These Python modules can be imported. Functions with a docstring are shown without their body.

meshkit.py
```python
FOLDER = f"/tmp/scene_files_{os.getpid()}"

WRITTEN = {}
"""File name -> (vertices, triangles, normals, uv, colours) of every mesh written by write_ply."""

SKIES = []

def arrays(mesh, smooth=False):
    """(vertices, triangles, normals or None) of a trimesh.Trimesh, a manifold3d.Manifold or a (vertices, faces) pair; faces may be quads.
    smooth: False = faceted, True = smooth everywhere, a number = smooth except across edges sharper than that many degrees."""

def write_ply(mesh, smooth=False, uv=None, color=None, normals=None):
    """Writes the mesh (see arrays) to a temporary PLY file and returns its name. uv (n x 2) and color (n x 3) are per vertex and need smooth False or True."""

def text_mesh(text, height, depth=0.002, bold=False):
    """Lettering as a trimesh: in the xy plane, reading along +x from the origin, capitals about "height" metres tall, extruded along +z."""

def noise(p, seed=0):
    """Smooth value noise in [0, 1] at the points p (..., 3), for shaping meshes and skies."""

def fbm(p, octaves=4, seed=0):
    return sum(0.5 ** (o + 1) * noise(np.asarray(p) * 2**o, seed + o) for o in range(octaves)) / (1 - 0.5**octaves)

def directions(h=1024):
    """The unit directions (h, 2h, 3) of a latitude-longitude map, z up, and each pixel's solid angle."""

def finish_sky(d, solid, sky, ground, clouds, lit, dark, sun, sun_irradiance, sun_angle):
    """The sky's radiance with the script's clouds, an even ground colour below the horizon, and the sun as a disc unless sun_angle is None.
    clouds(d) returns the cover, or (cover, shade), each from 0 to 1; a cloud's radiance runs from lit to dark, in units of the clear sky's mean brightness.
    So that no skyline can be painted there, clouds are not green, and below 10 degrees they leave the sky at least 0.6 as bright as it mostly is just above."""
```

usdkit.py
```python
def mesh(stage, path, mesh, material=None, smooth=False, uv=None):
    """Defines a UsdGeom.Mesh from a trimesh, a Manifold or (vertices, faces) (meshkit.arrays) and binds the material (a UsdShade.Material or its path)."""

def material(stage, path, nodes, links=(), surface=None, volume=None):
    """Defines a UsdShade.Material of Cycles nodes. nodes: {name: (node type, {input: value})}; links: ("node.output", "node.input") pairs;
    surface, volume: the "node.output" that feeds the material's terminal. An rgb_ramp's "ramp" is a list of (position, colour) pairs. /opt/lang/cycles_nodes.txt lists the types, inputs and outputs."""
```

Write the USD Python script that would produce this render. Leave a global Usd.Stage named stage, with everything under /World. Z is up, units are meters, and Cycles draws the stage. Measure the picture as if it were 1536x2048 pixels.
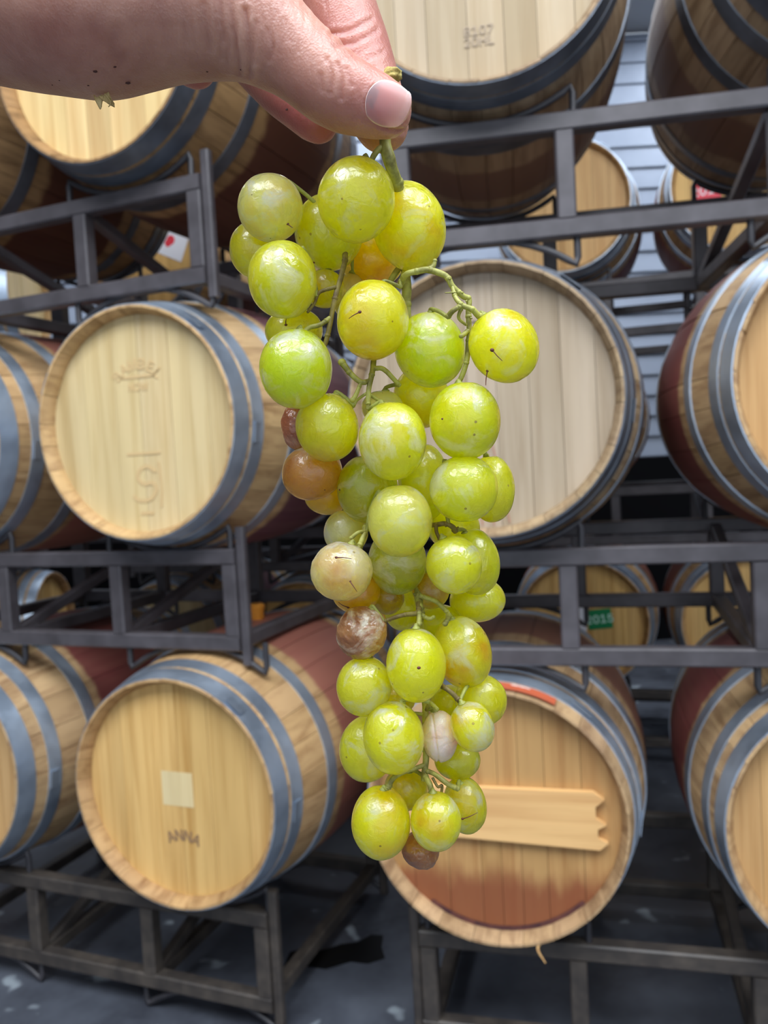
import math, random
import numpy as np, trimesh, usdkit, meshkit
import manifold3d as m3
from shapely.geometry import Polygon, Point, box as sbox
from shapely import affinity
from pxr import Usd, UsdGeom, UsdLux, UsdShade, Gf, Sdf, Vt

random.seed(7)
rng = np.random.default_rng(7)
stage = Usd.Stage.CreateInMemory()
UsdGeom.SetStageUpAxis(stage, UsdGeom.Tokens.z)
UsdGeom.SetStageMetersPerUnit(stage, 1.0)
UsdGeom.Xform.Define(stage, '/World')
UsdGeom.Scope.Define(stage, '/World/Looks')
PI = math.pi

# ------------------------------------------------------------------ camera, daylight, skylights, exposure
EXPOSURE = 0.36
CAM_POS = (0.0, 0.0, 1.4297)
RIGHT, UP, FWD = (0.9985, -0.0028, -0.05474), (0.05481, 0.05095, 0.9972), (0.0, 0.9987, -0.05102)
FOCAL_PX = 1632.1
cam = UsdGeom.Camera.Define(stage, '/World/camera')
cam.AddTransformOp().Set(Gf.Matrix4d(*RIGHT, 0, *UP, 0, *[-c for c in FWD], 0, *CAM_POS, 1))
cam.CreateHorizontalApertureAttr(24.0)
cam.CreateFocalLengthAttr(24.0 * FOCAL_PX / 1536)
cam.CreateFStopAttr(17.0)
cam.CreateFocusDistanceAttr(0.272)
cam.CreateExposureAttr(EXPOSURE)
cam.CreateClippingRangeAttr((0.02, 1000.0))

dome = UsdLux.DomeLight.Define(stage, '/World/overcast_sky')          # plain overcast daylight, comes in through the open front
dome.CreateColorAttr((0.82, 0.92, 1.06))
dome.CreateIntensityAttr(0.30)
SKYLIGHT_POWER = 10.6
SKYLIGHTS = [(-1.9, -0.9, 1.5, 2.6, 1.0), (0.2, -0.9, 1.5, 2.6, 1.0), (2.3, -0.9, 1.5, 2.6, 1.0), (-1.9, 5.55, 1.5, 1.1, .75), (0.6, 5.55, 1.5, 1.1, .75), (3.1, 5.55, 1.5, 1.1, .75)]   # x, y, width, depth, strength of the ceiling panels
CEILING = 4.6


# ------------------------------------------------------------------ helpers
def lin(r, g, b):
    f = lambda c: (c / 255 / 12.92) if c / 255 <= 0.04045 else ((c / 255 + 0.055) / 1.055) ** 2.4
    return (f(r), f(g), f(b))

_used = {}
def path_of(name, parent=None):
    base = (str(parent.GetPath()) if parent else '/World') + '/'
    k = base + name
    n = _used.get(k, -1) + 1
    _used[k] = n
    return k if n == 0 else f'{k}_{n:03d}'

def tag(p, label=None, category=None, group=None, kind=None):
    for k, v in (('label', label), ('category', category), ('group', group), ('kind', kind)):
        if v:
            p.SetCustomDataByKey(k, v)
    return p

def thing(name, label, category, loc=(0, 0, 0), rotz=0.0, group=None, parent=None):
    x = UsdGeom.Xform.Define(stage, path_of(name, parent))
    x.AddTranslateOp().Set(Gf.Vec3d(*map(float, loc)))
    if rotz:
        x.AddRotateZOp().Set(math.degrees(rotz))
    return tag(x.GetPrim(), label, category, group)

def node(name, parent):
    return UsdGeom.Xform.Define(stage, path_of(name, parent)).GetPrim()

_cache = {}
def obj(name, mesh, mat, parent=None, label=None, smooth=35, loc=None, kind=None, key=None):
    """One Mesh prim under parent (or /World)."""
    if key is not None and key in _cache:
        arr = _cache[key]
    else:
        arr = meshkit.arrays(mesh() if callable(mesh) else mesh, smooth)
        if key is not None:
            _cache[key] = arr
    v, f, n = arr
    m = UsdGeom.Mesh.Define(stage, path_of(name, parent))
    m.CreatePointsAttr(Vt.Vec3fArray.FromNumpy(v.astype(np.float32)))
    m.CreateFaceVertexCountsAttr(Vt.IntArray.FromNumpy(np.full(len(f), 3, np.int32)))
    m.CreateFaceVertexIndicesAttr(Vt.IntArray.FromNumpy(f.astype(np.int32).ravel()))
    m.CreateSubdivisionSchemeAttr('none')
    if n is not None:
        m.CreateNormalsAttr(Vt.Vec3fArray.FromNumpy(n.astype(np.float32)))
        m.SetNormalsInterpolation('vertex')
    UsdShade.MaterialBindingAPI.Apply(m.GetPrim()).Bind(mat)
    if loc is not None:
        m.AddTranslateOp().Set(Gf.Vec3d(*map(float, loc)))
    return tag(m.GetPrim(), label, kind=kind)

def cat(meshes):
    return trimesh.util.concatenate(meshes)

def grid_mesh(P, close_u=False, close_v=False):
    """P (nu, nv, 3) -> (v, f)"""
    nu, nv = P.shape[:2]
    idx = np.arange(nu * nv).reshape(nu, nv)
    if close_u: idx = np.vstack([idx, idx[:1]])
    if close_v: idx = np.hstack([idx, idx[:, :1]])
    a, b, c, d = idx[:-1, :-1].ravel(), idx[1:, :-1].ravel(), idx[1:, 1:].ravel(), idx[:-1, 1:].ravel()
    return P.reshape(-1, 3), np.vstack([np.stack([a, b, c], 1), np.stack([a, c, d], 1)])

def fix(m):
    m = trimesh.Trimesh(*m, process=False) if isinstance(m, tuple) else m
    m.fix_normals()
    return m

def sweep(path, radii, sides=8, cap=True):
    """A round tube along path with a radius at each point."""
    p = np.asarray(path, float); n = len(p)
    r = np.broadcast_to(np.asarray(radii, float), (n,))
    t = np.gradient(p, axis=0); t /= np.linalg.norm(t, axis=1, keepdims=True)
    ref = np.array([0, 0, 1.0]) if abs(t[0, 2]) < 0.9 else np.array([1.0, 0, 0])
    u = np.cross(t[0], ref); u /= np.linalg.norm(u)
    rings = []
    for i in range(n):
        u = u - t[i] * (u @ t[i]); u /= np.linalg.norm(u)
        w = np.cross(t[i], u)
        a = np.linspace(0, 2 * PI, sides, endpoint=False)
        rings.append(p[i] + r[i] * (np.cos(a)[:, None] * u + np.sin(a)[:, None] * w))
    v, f = grid_mesh(np.array(rings), close_v=True)
    if cap:
        v = np.vstack([v, p[0] - t[0] * r[0] * .4, p[-1] + t[-1] * r[-1] * .4]); k = len(v) - 2
        i = np.arange(sides); j = (i + 1) % sides
        f = np.vstack([f, np.stack([np.full(sides, k), j, i], 1), np.stack([np.full(sides, k + 1), i + (n - 1) * sides, j + (n - 1) * sides], 1)])
    return fix((v, f))

def smooth_path(pts, n=6):
    """Catmull-Rom through the points."""
    p = np.asarray(pts, float)
    p = np.vstack([2 * p[0] - p[1], p, 2 * p[-1] - p[-2]])
    out = []
    for i in range(1, len(p) - 2):
        for t in np.linspace(0, 1, n, endpoint=False):
            a, b, c, d = p[i - 1], p[i], p[i + 1], p[i + 2]
            out.append(.5 * (2 * b + (c - a) * t + (2 * a - 5 * b + 4 * c - d) * t * t + (3 * b - a - 3 * c + d) * t ** 3))
    out.append(p[-2])
    return np.array(out)

def beam(a, b, w, h, ch=.004):
    """A chamfered square tube from a to b, w wide sideways, h tall."""
    a, b = np.asarray(a, float), np.asarray(b, float)
    t = (b - a) / np.linalg.norm(b - a)
    ref = np.array([0, 0, 1.0]) if abs(t[2]) < .9 else np.array([0, 1.0, 0])
    s = np.cross(t, ref); s /= np.linalg.norm(s); u = np.cross(s, t)
    x, y = w / 2, h / 2
    prof = [(-x + ch, -y), (x - ch, -y), (x, -y + ch), (x, y - ch), (x - ch, y), (-x + ch, y), (-x, y - ch), (-x, -y + ch)]
    rings = np.array([[e + s * p + u * q for p, q in prof] for e in (a, b)])
    v, f = grid_mesh(rings, close_v=True)
    caps = np.vstack([[0, i, i + 1] for i in range(1, 7)] + [[8, 8 + i + 1, 8 + i] for i in range(1, 7)])
    return fix((v, np.vstack([f, caps])))

def rbox(lo, hi, ch=.003):
    lo, hi = np.asarray(lo, float), np.asarray(hi, float)
    c = (lo + hi) / 2
    return beam((c[0], lo[1], c[2]), (c[0], hi[1], c[2]), hi[0] - lo[0], hi[2] - lo[2], ch)

def material(name, nodes, links=(), surface='p.BSDF'):
    return usdkit.material(stage, '/World/Looks/' + name, nodes, links, surface=surface)

# ------------------------------------------------------------------ materials
def wood(name, base, dark, axis, scale=1.0, rough=.6, stain=None, band=None, seed=0, foot=None, contrast=1.0):
    """Oak with grain along the axis (1 = the barrel's length, 2 = upright head planks).
    band: (half width, colour) of the wine-stained belt round the bung; foot: a stain at the foot of a head."""
    sc = [34.0 * scale] * 3; sc[axis] = 1.3 * scale
    sc2 = [7.0] * 3; sc2[axis] = .9
    N = {'tc': ('texture_coordinate', {}),
         'm': ('mapping', {'scale': tuple(sc), 'location': (seed * 1.7, seed * 2.3, seed * .9)}),
         'n': ('noise_texture', {'scale': 1.0, 'detail': 5.0, 'roughness': .62, 'distortion': .4}),
         'm2': ('mapping', {'scale': tuple(sc2), 'location': (seed * 3.1, seed * .7, seed * 1.9)}),
         'n2': ('noise_texture', {'scale': 1.0, 'detail': 3.0}),
         'r': ('rgb_ramp', {'ramp': [(.5 - .22 / contrast, dark), (.5 + .05, base), (1, tuple(min(1, c * 1.1) for c in base))]}),
         'r2': ('rgb_ramp', {'ramp': [(.3, (.80, .77, .72)), (.55, (1, 1, 1)), (.75, (1.06, 1.04, 1.0))]}),
         'mu': ('mix_color', {'blend_type': 'multiply', 'fac': 1.0, 'use_clamp': False}),
         'b': ('bump', {'strength': .25, 'distance': .0012}),
         'p': ('principled_bsdf', {'roughness': rough, 'specular_ior_level': .35})}
    K = [('tc.object', 'm.vector'), ('m.vector', 'n.vector'), ('tc.object', 'm2.vector'), ('m2.vector', 'n2.vector'),
         ('n.fac', 'r.fac'), ('n2.fac', 'r2.fac'), ('r.color', 'mu.a'), ('r2.color', 'mu.b'), ('n.fac', 'b.height'), ('b.normal', 'p.normal')]
    last = 'mu.result'
    if band:
        N.update(s=('separate_xyz', {}), ab=('math', {'math_type': 'absolute'}), nn=('noise_texture', {'scale': 9.0, 'detail': 3.0}),
                 ad=('math', {'math_type': 'multiply_add', 'value2': .07}),
                 mr=('map_range', {'range_type': 'smoothstep', 'from_min': band[0] + .03, 'from_max': band[0] + .055, 'to_min': .88, 'to_max': 0.0, 'clamp': True}),
                 mb=('mix_color', {'blend_type': 'mix', 'b': band[1]}))
        K += [('tc.object', 's.vector'), ('s.y', 'ab.value1'), ('tc.object', 'nn.vector'), ('nn.fac', 'ad.value1'), ('ab.value', 'ad.value3'),
              ('ad.value', 'mr.value'), ('mr.result', 'mb.fac'), (last, 'mb.a')]
        last = 'mb.result'
    if foot:
        N.update(s=('separate_xyz', {}), nn=('noise_texture', {'scale': 11.0, 'detail': 4.0}), mm=('mapping', {'scale': (1.6, 1, .5)}),
                 ad=('math', {'math_type': 'multiply_add', 'value2': -.13}),
                 mr=('map_range', {'range_type': 'smoothstep', 'from_min': foot[0], 'from_max': foot[0] - .07, 'to_min': 0.0, 'to_max': .85, 'clamp': True}),
                 mb=('mix_color', {'blend_type': 'mix', 'b': foot[1]}))
        K += [('tc.object', 's.vector'), ('tc.object', 'mm.vector'), ('mm.vector', 'nn.vector'), ('nn.fac', 'ad.value1'), ('s.z', 'ad.value3'),
              ('ad.value', 'mr.value'), ('mr.result', 'mb.fac'), (last, 'mb.a')]
        last = 'mb.result'
    K.append((last, 'p.base_color'))
    return material(name, N, K)

def mottled(name, a, b, scale=6.0, rough=.5, metal=0.0, bump=0.0, spec=.5, lo=.35, hi=.68, rough2=None, detail=4.0):
    N = {'tc': ('texture_coordinate', {}), 'n': ('noise_texture', {'scale': scale, 'detail': detail, 'roughness': .6}),
         'r': ('rgb_ramp', {'ramp': [(lo, a), (hi, b)]}),
         'p': ('principled_bsdf', {'roughness': rough, 'metallic': metal, 'specular_ior_level': spec})}
    K = [('tc.object', 'n.vector'), ('n.fac', 'r.fac'), ('r.color', 'p.base_color')]
    if rough2 is not None:
        N['q'] = ('map_range', {'from_min': .35, 'from_max': .65, 'to_min': rough, 'to_max': rough2, 'clamp': True})
        K += [('n.fac', 'q.value'), ('q.result', 'p.roughness')]
    if bump:
        N['b'] = ('bump', {'strength': .4, 'distance': bump}); K += [('n.fac', 'b.height'), ('b.normal', 'p.normal')]
    return material(name, N, K)

def plain(name, c, rough=.6, metal=0.0, spec=.5):
    return material(name, {'p': ('principled_bsdf', {'base_color': c, 'roughness': rough, 'metallic': metal, 'specular_ior_level': spec})})

M = {}
M['hoop'] = mottled('galvanised_steel', (.42, .51, .63), (.60, .70, .82), 7.0, .34, .85, .0004, rough2=.5)
M['hoop_dark'] = mottled('weathered_steel', (.11, .125, .15), (.22, .25, .30), 6.0, .42, .7, .0004)
M['rack'] = mottled('brown_black_paint', lin(62, 58, 61), lin(84, 80, 84), 9.0, .42, 0.0, .0006, spec=.55)
M['rack_worn'] = mottled('worn_rack_paint', lin(58, 53, 50), lin(88, 80, 72), 14.0, .5, 0.0, .001, lo=.4, hi=.75)
M['rod'] = mottled('black_rod', lin(40, 40, 44), lin(62, 60, 64), 12.0, .45)
M['floor'] = None
M['wall'] = mottled('pale_wall_sheet', lin(150, 162, 182), lin(168, 180, 200), 1.5, .5)
M['dark_trim'] = plain('black_dado', lin(14, 14, 17), .8, 0.0, .1)
M['ceiling'] = plain('white_ceiling', lin(150, 152, 154), .8)
M['side_wall'] = mottled('grey_side_wall', lin(96, 97, 100), lin(108, 109, 112), 1.0, .8)
M['white_metal'] = plain('white_enamel', lin(225, 226, 228), .4)
M['red_tag'] = plain('red_tag', lin(226, 60, 76), .5)
M['green_tag'] = plain('green_tag', lin(10, 132, 78), .5)
M['paper'] = plain('white_paper', lin(232, 234, 244), .7)
M['tag_ink'] = plain('pale_tag_print', lin(240, 225, 230), .6)
M['tag_ink_green'] = plain('pale_green_print', lin(190, 232, 215), .6)
M['orange_bung'] = plain('orange_silicone', lin(226, 148, 50), .5)

def concrete():
    N = {'g': ('texture_coordinate', {}), 'n': ('noise_texture', {'scale': 2.2, 'detail': 6.0, 'roughness': .65}),
         'n2': ('noise_texture', {'scale': 7.5, 'detail': 2.0}), 'n3': ('noise_texture', {'scale': 1.3, 'detail': 3.0, 'roughness': .7}),
         'r': ('rgb_ramp', {'ramp': [(.3, lin(56, 58, 66)), (.55, lin(84, 89, 99)), (.75, lin(108, 114, 124))]}),
         'r2': ('rgb_ramp', {'ramp': [(.66, (0, 0, 0)), (.72, (1, 1, 1))]}),
         'r3': ('rgb_ramp', {'ramp': [(.30, (1, 1, 1)), (.36, (0, 0, 0))]}),
         'm1': ('mix_color', {'b': lin(150, 160, 168)}), 'm2': ('mix_color', {'b': lin(30, 28, 30)}),
         'q': ('map_range', {'from_min': .35, 'from_max': .7, 'to_min': .28, 'to_max': .5, 'clamp': True}),
         'b': ('bump', {'strength': .2, 'distance': .002}), 'p': ('principled_bsdf', {'specular_ior_level': .5})}
    K = [('g.object', 'n.vector'), ('g.object', 'n2.vector'), ('g.object', 'n3.vector'), ('n.fac', 'r.fac'), ('n2.fac', 'r2.fac'), ('n3.fac', 'r3.fac'),
         ('r.color', 'm1.a'), ('r2.color', 'm1.fac'), ('m1.result', 'm2.a'), ('r3.color', 'm2.fac'), ('m2.result', 'p.base_color'),
         ('n.fac', 'q.value'), ('q.result', 'p.roughness'), ('n.fac', 'b.height'), ('b.normal', 'p.normal')]
    return material('stained_concrete', N, K)
M['floor'] = concrete()

# ------------------------------------------------------------------ the hall
def structure(name, mesh, mat, label, parent=None, smooth=False):
    return tag(obj(name, mesh, mat, parent, smooth=smooth), label, kind='structure' if parent is None else None)

def slab(lo, hi):
    m = trimesh.creation.box(np.array(hi) - np.array(lo)); m.apply_translation((np.array(lo) + np.array(hi)) / 2); return m
X0, X1, Y0, Y1 = -5.0, 6.0, -5.0, 6.3
floor = structure('floor', slab((X0, Y0, -.1), (X1, Y1, 0)), M['floor'], 'dark stained concrete cellar floor')
M['wet'] = plain('black_wet_concrete', lin(12, 12, 13), .55, 0.0, .25)
blob = affinity.translate(Polygon([(-.16, -.05), (-.15, .02), (-.10, .035), (-.06, .015), (0, .045), (.05, .05), (.09, .085), (.12, .08), (.115, .02), (.125, -.03), (.08, -.05), (.03, -.035), (-.04, -.065), (-.10, -.045)]).buffer(.012).buffer(-.006), -.20, 2.36)
bm = trimesh.creation.extrude_polygon(blob, .0012)
obj('wet_patch', bm, M['wet'], floor, 'black damp patch on the floor', smooth=False)
structure('wall_left', slab((X0 - .1, Y0, 0), (X0, Y1, CEILING)), M['side_wall'], 'plain grey side wall of the hall')
structure('wall_right', slab((X1, Y0, 0), (X1 + .1, Y1, CEILING)), M['side_wall'], 'plain grey side wall of the hall, right')
wall = UsdGeom.Xform.Define(stage, path_of('wall_back')).GetPrim()
tag(wall, 'pale grey wall of horizontal metal sheeting behind the barrels', kind='structure')
obj('backing', slab((X0, Y1 + .03, 0), (X1, Y1 + .1, CEILING)), M['side_wall'], wall, smooth=False)
zz = 1.42
while zz < CEILING - .05:                                              # lapped sheeting boards
    z1 = min(zz + .152, CEILING)
    prof = np.array([(Y1 + .03, zz), (Y1 - .012, zz), (Y1 - .016, zz + .01), (Y1 - .002, z1 - .004), (Y1 + .03, z1 - .004)])
    P = np.array([[(x, y, z) for y, z in prof] for x in (X0, X1)])
    obj('panel', fix(grid_mesh(P, close_v=True)), M['wall'], wall, smooth=False)
    zz += .156
structure('trim_1', slab((X0, Y1 - .03, 0), (X1, Y1 + .03, 1.415)), M['dark_trim'], 'black rubber dado along the foot of the back wall')
ceil = UsdGeom.Xform.Define(stage, path_of('ceiling')).GetPrim()
tag(ceil, 'white ceiling of the hall with daylight panels', kind='structure')
hole = Polygon([(X0, Y0), (X1, Y0), (X1, Y1), (X0, Y1)])
for x, y, SW, SD, _ in SKYLIGHTS:
    hole = hole.difference(sbox(x - SW / 2, y - SD / 2, x + SW / 2, y + SD / 2))
cm = trimesh.creation.extrude_polygon(hole, .08); cm.apply_translation((0, 0, CEILING))
obj('soffit', cm, M['ceiling'], ceil, smooth=False)
for i, (x, y, SW, SD, power) in enumerate(SKYLIGHTS):
    t = thing('skylight', 'white framed daylight panel set in the hall ceiling', 'skylight', (x, y, CEILING), group='ceiling daylight panels')
    ring = sbox(-SW / 2 - .04, -SD / 2 - .04, SW / 2 + .04, SD / 2 + .04).difference(sbox(-SW / 2, -SD / 2, SW / 2, SD / 2))
    fm = trimesh.creation.extrude_polygon(ring, .03); fm.apply_translation((0, 0, -.03))
    obj('frame', fm, M['white_metal'], t, smooth=False)
    obj('lid', slab((-SW / 2, -SD / 2, .05), (SW / 2, SD / 2, .07)), M['white_metal'], t, smooth=False)
    L = UsdLux.RectLight.Define(stage, str(t.GetPath()) + '/panel_light')
    L.CreateWidthAttr(SW); L.CreateHeightAttr(SD); L.CreateIntensityAttr(SKYLIGHT_POWER * power); L.CreateColorAttr((.93, .98, 1.04))
    L.AddTranslateOp().Set(Gf.Vec3d(0, 0, .03))

# ------------------------------------------------------------------ barrel racks
RH, RW, RD = .2625, .040, .73            # frame height, tube, spacing of the front and rear frames
POSTS = (.02, .373, .768, 1.135)
RF = .3161                               # barrel radius over the rack's rails
RACK_ROD = .008
def arc_rod(u, zrail, sgn, y, drop=.062):
    """A bent rod: up beside one post, along the barrel in an arc, down beside the other."""
    R = RF + RACK_ROD + (.006 if sgn > 0 else .015)
    zc = zrail + sgn * (.012 + RF)
    h = .186 if sgn > 0 else .205
    pts = [(u - h - .004, y, zrail - sgn * .02), (u - h - .004, y, zrail + sgn * (drop - .02)), (u - h, y, zrail + sgn * (drop - .006))]
    for a in np.linspace(-math.asin((h - .014) / R), math.asin((h - .014) / R), 15):
        pts.append((u + R * math.sin(a), y, zc - sgn * R * math.cos(a)))
    pts += [(u + h, y, zrail + sgn * (drop - .006)), (u + h + .004, y, zrail + sgn * (drop - .02)), (u + h + .004, y, zrail - sgn * .02)]
    return sweep(pts, RACK_ROD, 8)

def rack(end, yaw, ztop, side, label, us, worn=False, brace=1, feet=0.0, group=None, below=None, above=None, braced=(1, 2), posts=POSTS, crossed=(0, 1, 2, 3)):
    """side +1: end is the left end and u runs right; -1: end is the right end and u runs left. Local +y runs into the stack."""
    t = thing('barrel_rack', label, 'rack', (end[0], end[1], ztop - RH - (feet or 0.0)), yaw, group)
    zb = feet or 0.0; zt = zb + RH
    mat = M['rack_worn'] if worn else M['rack']
    s = side; yc, yr = RW / 2, RW / 2 + RD
    for y in (yc, yr):
        for z in (zt - RW / 2, zb + RW / 2):
            obj('rail', beam((0, y, z), (s * 1.155, y, z), RW, RW), mat, t, smooth=False)
        for p in posts:
            obj('post', beam((s * p, y, zb + RW), (s * p, y, zt - RW), RW, RW), mat, t, smooth=False)
        for q in (-.013, 1.168):
            obj('end_bar', beam((s * q, y, zb - (feet if feet else .036 if q < 0 else .02)), (s * q, y, zt + (.055 if q < 0 else .015)), .024, .024), mat, t, smooth=False)
        for x in above(y):
            obj('cradle_rod', arc_rod(x, zt, 1, y), M['rod'], t, smooth=50)
        for x in (below(y) if below else [s * u for u in us]):
            obj('cradle_rod', arc_rod(x, zb, -1, y, drop=min(.062, feet) if feet else .062), M['rod'], t, smooth=50)
    for p in [posts[k] for k in crossed]:
        obj('cross_tube', beam((s * p, yc + RW / 2, zb + RW / 2), (s * p, yr - RW / 2, zb + RW / 2), RW * .9, RW * .9), mat, t, smooth=False)
    for p in [posts[k] for k in braced]:
        z0, z1 = (zt - .03, zb + .03) if brace > 0 else (zb + .03, zt - .03)
        obj('brace', beam((s * p, yc + .02, z0), (s * p, yr - .02, z1), .03, .03), mat, t, smooth=False)
    return t

# ------------------------------------------------------------------ barrels
BL, RB, RHD = .95, .35, .2903
def rad(y): return RB - (RB - RHD) * (np.abs(y) / (BL / 2)) ** 2
def stave_layout(seed, n=26):
    r = np.random.default_rng(seed); w = r.uniform(.75, 1.3, n); w = w / w.sum() * 2 * PI
    a = np.concatenate([[0], np.cumsum(w)]) + r.uniform(0, 6.28)
    return [(a[i], a[i + 1], r.normal(0, .0005)) for i in range(n)]
def stave_mesh(a0, a1, off):
    ys = np.concatenate([[-.475, -.462, -.442], np.linspace(-.4, .4, 9), [.442, .462, .475]])
    ro = rad(ys) + off; ri = ro - np.interp(np.abs(ys), [.40, .442, .475], [.026, .026, .006])
    g = .0006
    sec = []
    for y, o, i in zip(ys, ro, ri):
        d = g / o
        am = (a0 + a1) / 2
        pts = [(a0 + d, o - .0012), (a0 + d * 5, o), (am, o), (a1 - d * 5, o), (a1 - d, o - .0012), (a1 - d, i), (am, i), (a0 + d, i)]
        sec.append([(q * math.sin(a), y, q * math.cos(a)) for a, q in pts])
    sec = np.array(sec)
    v, f = grid_mesh(sec, close_v=True)
    n = len(ys)
    caps = [[0, k, k + 1] for k in range(1, 7)] + [[(n - 1) * 8, (n - 1) * 8 + k + 1, (n - 1) * 8 + k] for k in range(1, 7)]
    return fix((v, np.vstack([f, caps])))
LAYOUTS = [stave_layout(s) for s in (3, 11)]
def hoop_mesh(y0, y1, seed=0):
    ys = np.linspace(y0, y1, 4); th = .0022
    a = np.linspace(0, 2 * PI, 73)[:-1]
    prof = [(y, rad(y) + .0008 + th) for y in ys] + [(y, rad(y) - .001) for y in ys[::-1]]
    P = np.array([[(r * math.sin(t), y, r * math.cos(t)) for y, r in prof] for t in a])
    lap = trimesh.creation.box((.05, abs(y1 - y0) * .92, .002)); ta = .7 + seed
    lap.apply_transform(trimesh.transformations.rotation_matrix(ta, (0, 1, 0)))
    ym = (y0 + y1) / 2; rr = rad(ym) + .0035
    lap.apply_translation((rr * math.sin(ta), ym, rr * math.cos(ta)))
    return cat([fix(grid_mesh(P, close_u=True, close_v=True)), lap])
def head_planks(seed, n):
    r = np.random.default_rng(seed); w = r.uniform(.7, 1.35, n); R = RHD - .0165
    xs = -R + np.concatenate([[0], np.cumsum(w / w.sum())]) * 2 * R
    disc = Point(0, 0).buffer(R, 48); out = []
    for i in range(n):
        g = disc.intersection(sbox(xs[i] + .0005, -1, xs[i + 1] - .0005, 1))
        m = trimesh.creation.extrude_polygon(g.simplify(.0006), .02)
        v = m.vertices.copy(); m.vertices = np.stack([v[:, 0], v[:, 2] - .436 + r.normal(0, .0006), v[:, 1]], 1)
        out.append(fix(m))
    return out

LOOKS = {}
def look(name, head, head_dark, stave, stave_dark, band, foot=None, contrast=1.0):
    L = {'head': [], 'stave': []}
    for k, m in enumerate((1.0, .93, 1.05, .97)):
        t = lambda c: tuple(min(1, x * m * (1 + (.02 * k if i == 2 else 0))) for i, x in enumerate(c))
        L['head'].append(wood(f'{name}_head_{"abcd"[k]}', t(head), t(head_dark), 2, seed=k + len(LOOKS) * 5, foot=foot, contrast=contrast))
        L['stave'].append(wood(f'{name}_stave_{"abcd"[k]}', t(stave), t(stave_dark), 1, seed=k + 2 + len(LOOKS) * 5, band=band))
    LOOKS[name] = L
wine, purple, rose = lin(112, 44, 52), lin(92, 42, 70), lin(150, 88, 78)
look('honey_oak', lin(225, 185, 116), lin(196, 150, 83), lin(196, 160, 112), lin(150, 112, 72), (.165, rose))
look('pale_oak', lin(218, 196, 146), lin(196, 168, 114), lin(206, 172, 122), lin(156, 120, 80), (.17, purple))
look('grey_oak', lin(178, 161, 136), lin(153, 134, 107), lin(176, 152, 118), lin(126, 100, 72), (.12, lin(130, 92, 78)))
look('cream_oak', lin(180, 162, 132), lin(162, 141, 107), lin(168, 142, 110), lin(118, 92, 66), (.10, lin(120, 88, 72)))
look('tan_oak', lin(190, 149, 94), lin(164, 118, 68), lin(188, 156, 116), lin(136, 104, 74), (.12, lin(128, 84, 72)), foot=(-.175, lin(128, 66, 42)))
look('red_oak', lin(208, 168, 112), lin(182, 138, 84), lin(190, 158, 114), lin(140, 106, 72), (.155, wine))
look('dark_oak', lin(226, 198, 140), lin(204, 166, 108), lin(172, 136, 92), lin(122, 92, 60), (.165, lin(84, 40, 34)))
M['end_grain'] = wood('chime_end_grain', lin(214, 178, 112), lin(172, 132, 78), 1, seed=77)
M['brand'] = plain('burnt_brand', lin(208, 178, 128), .7)
M['brand_dark'] = plain('dark_brand', lin(150, 118, 86), .7)
M['brand_grey'] = plain('grey_stamp', lin(164, 146, 124), .7)
M['wine_stain'] = mottled('dark_wine_stain', lin(62, 34, 40), lin(104, 60, 52), 40.0, .6)
M['wine_streak'] = plain('wine_streak', lin(170, 126, 104), .7)
M['patch'] = wood('sanded_patch', lin(226, 206, 158), lin(212, 188, 138), 2, seed=31)

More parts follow.
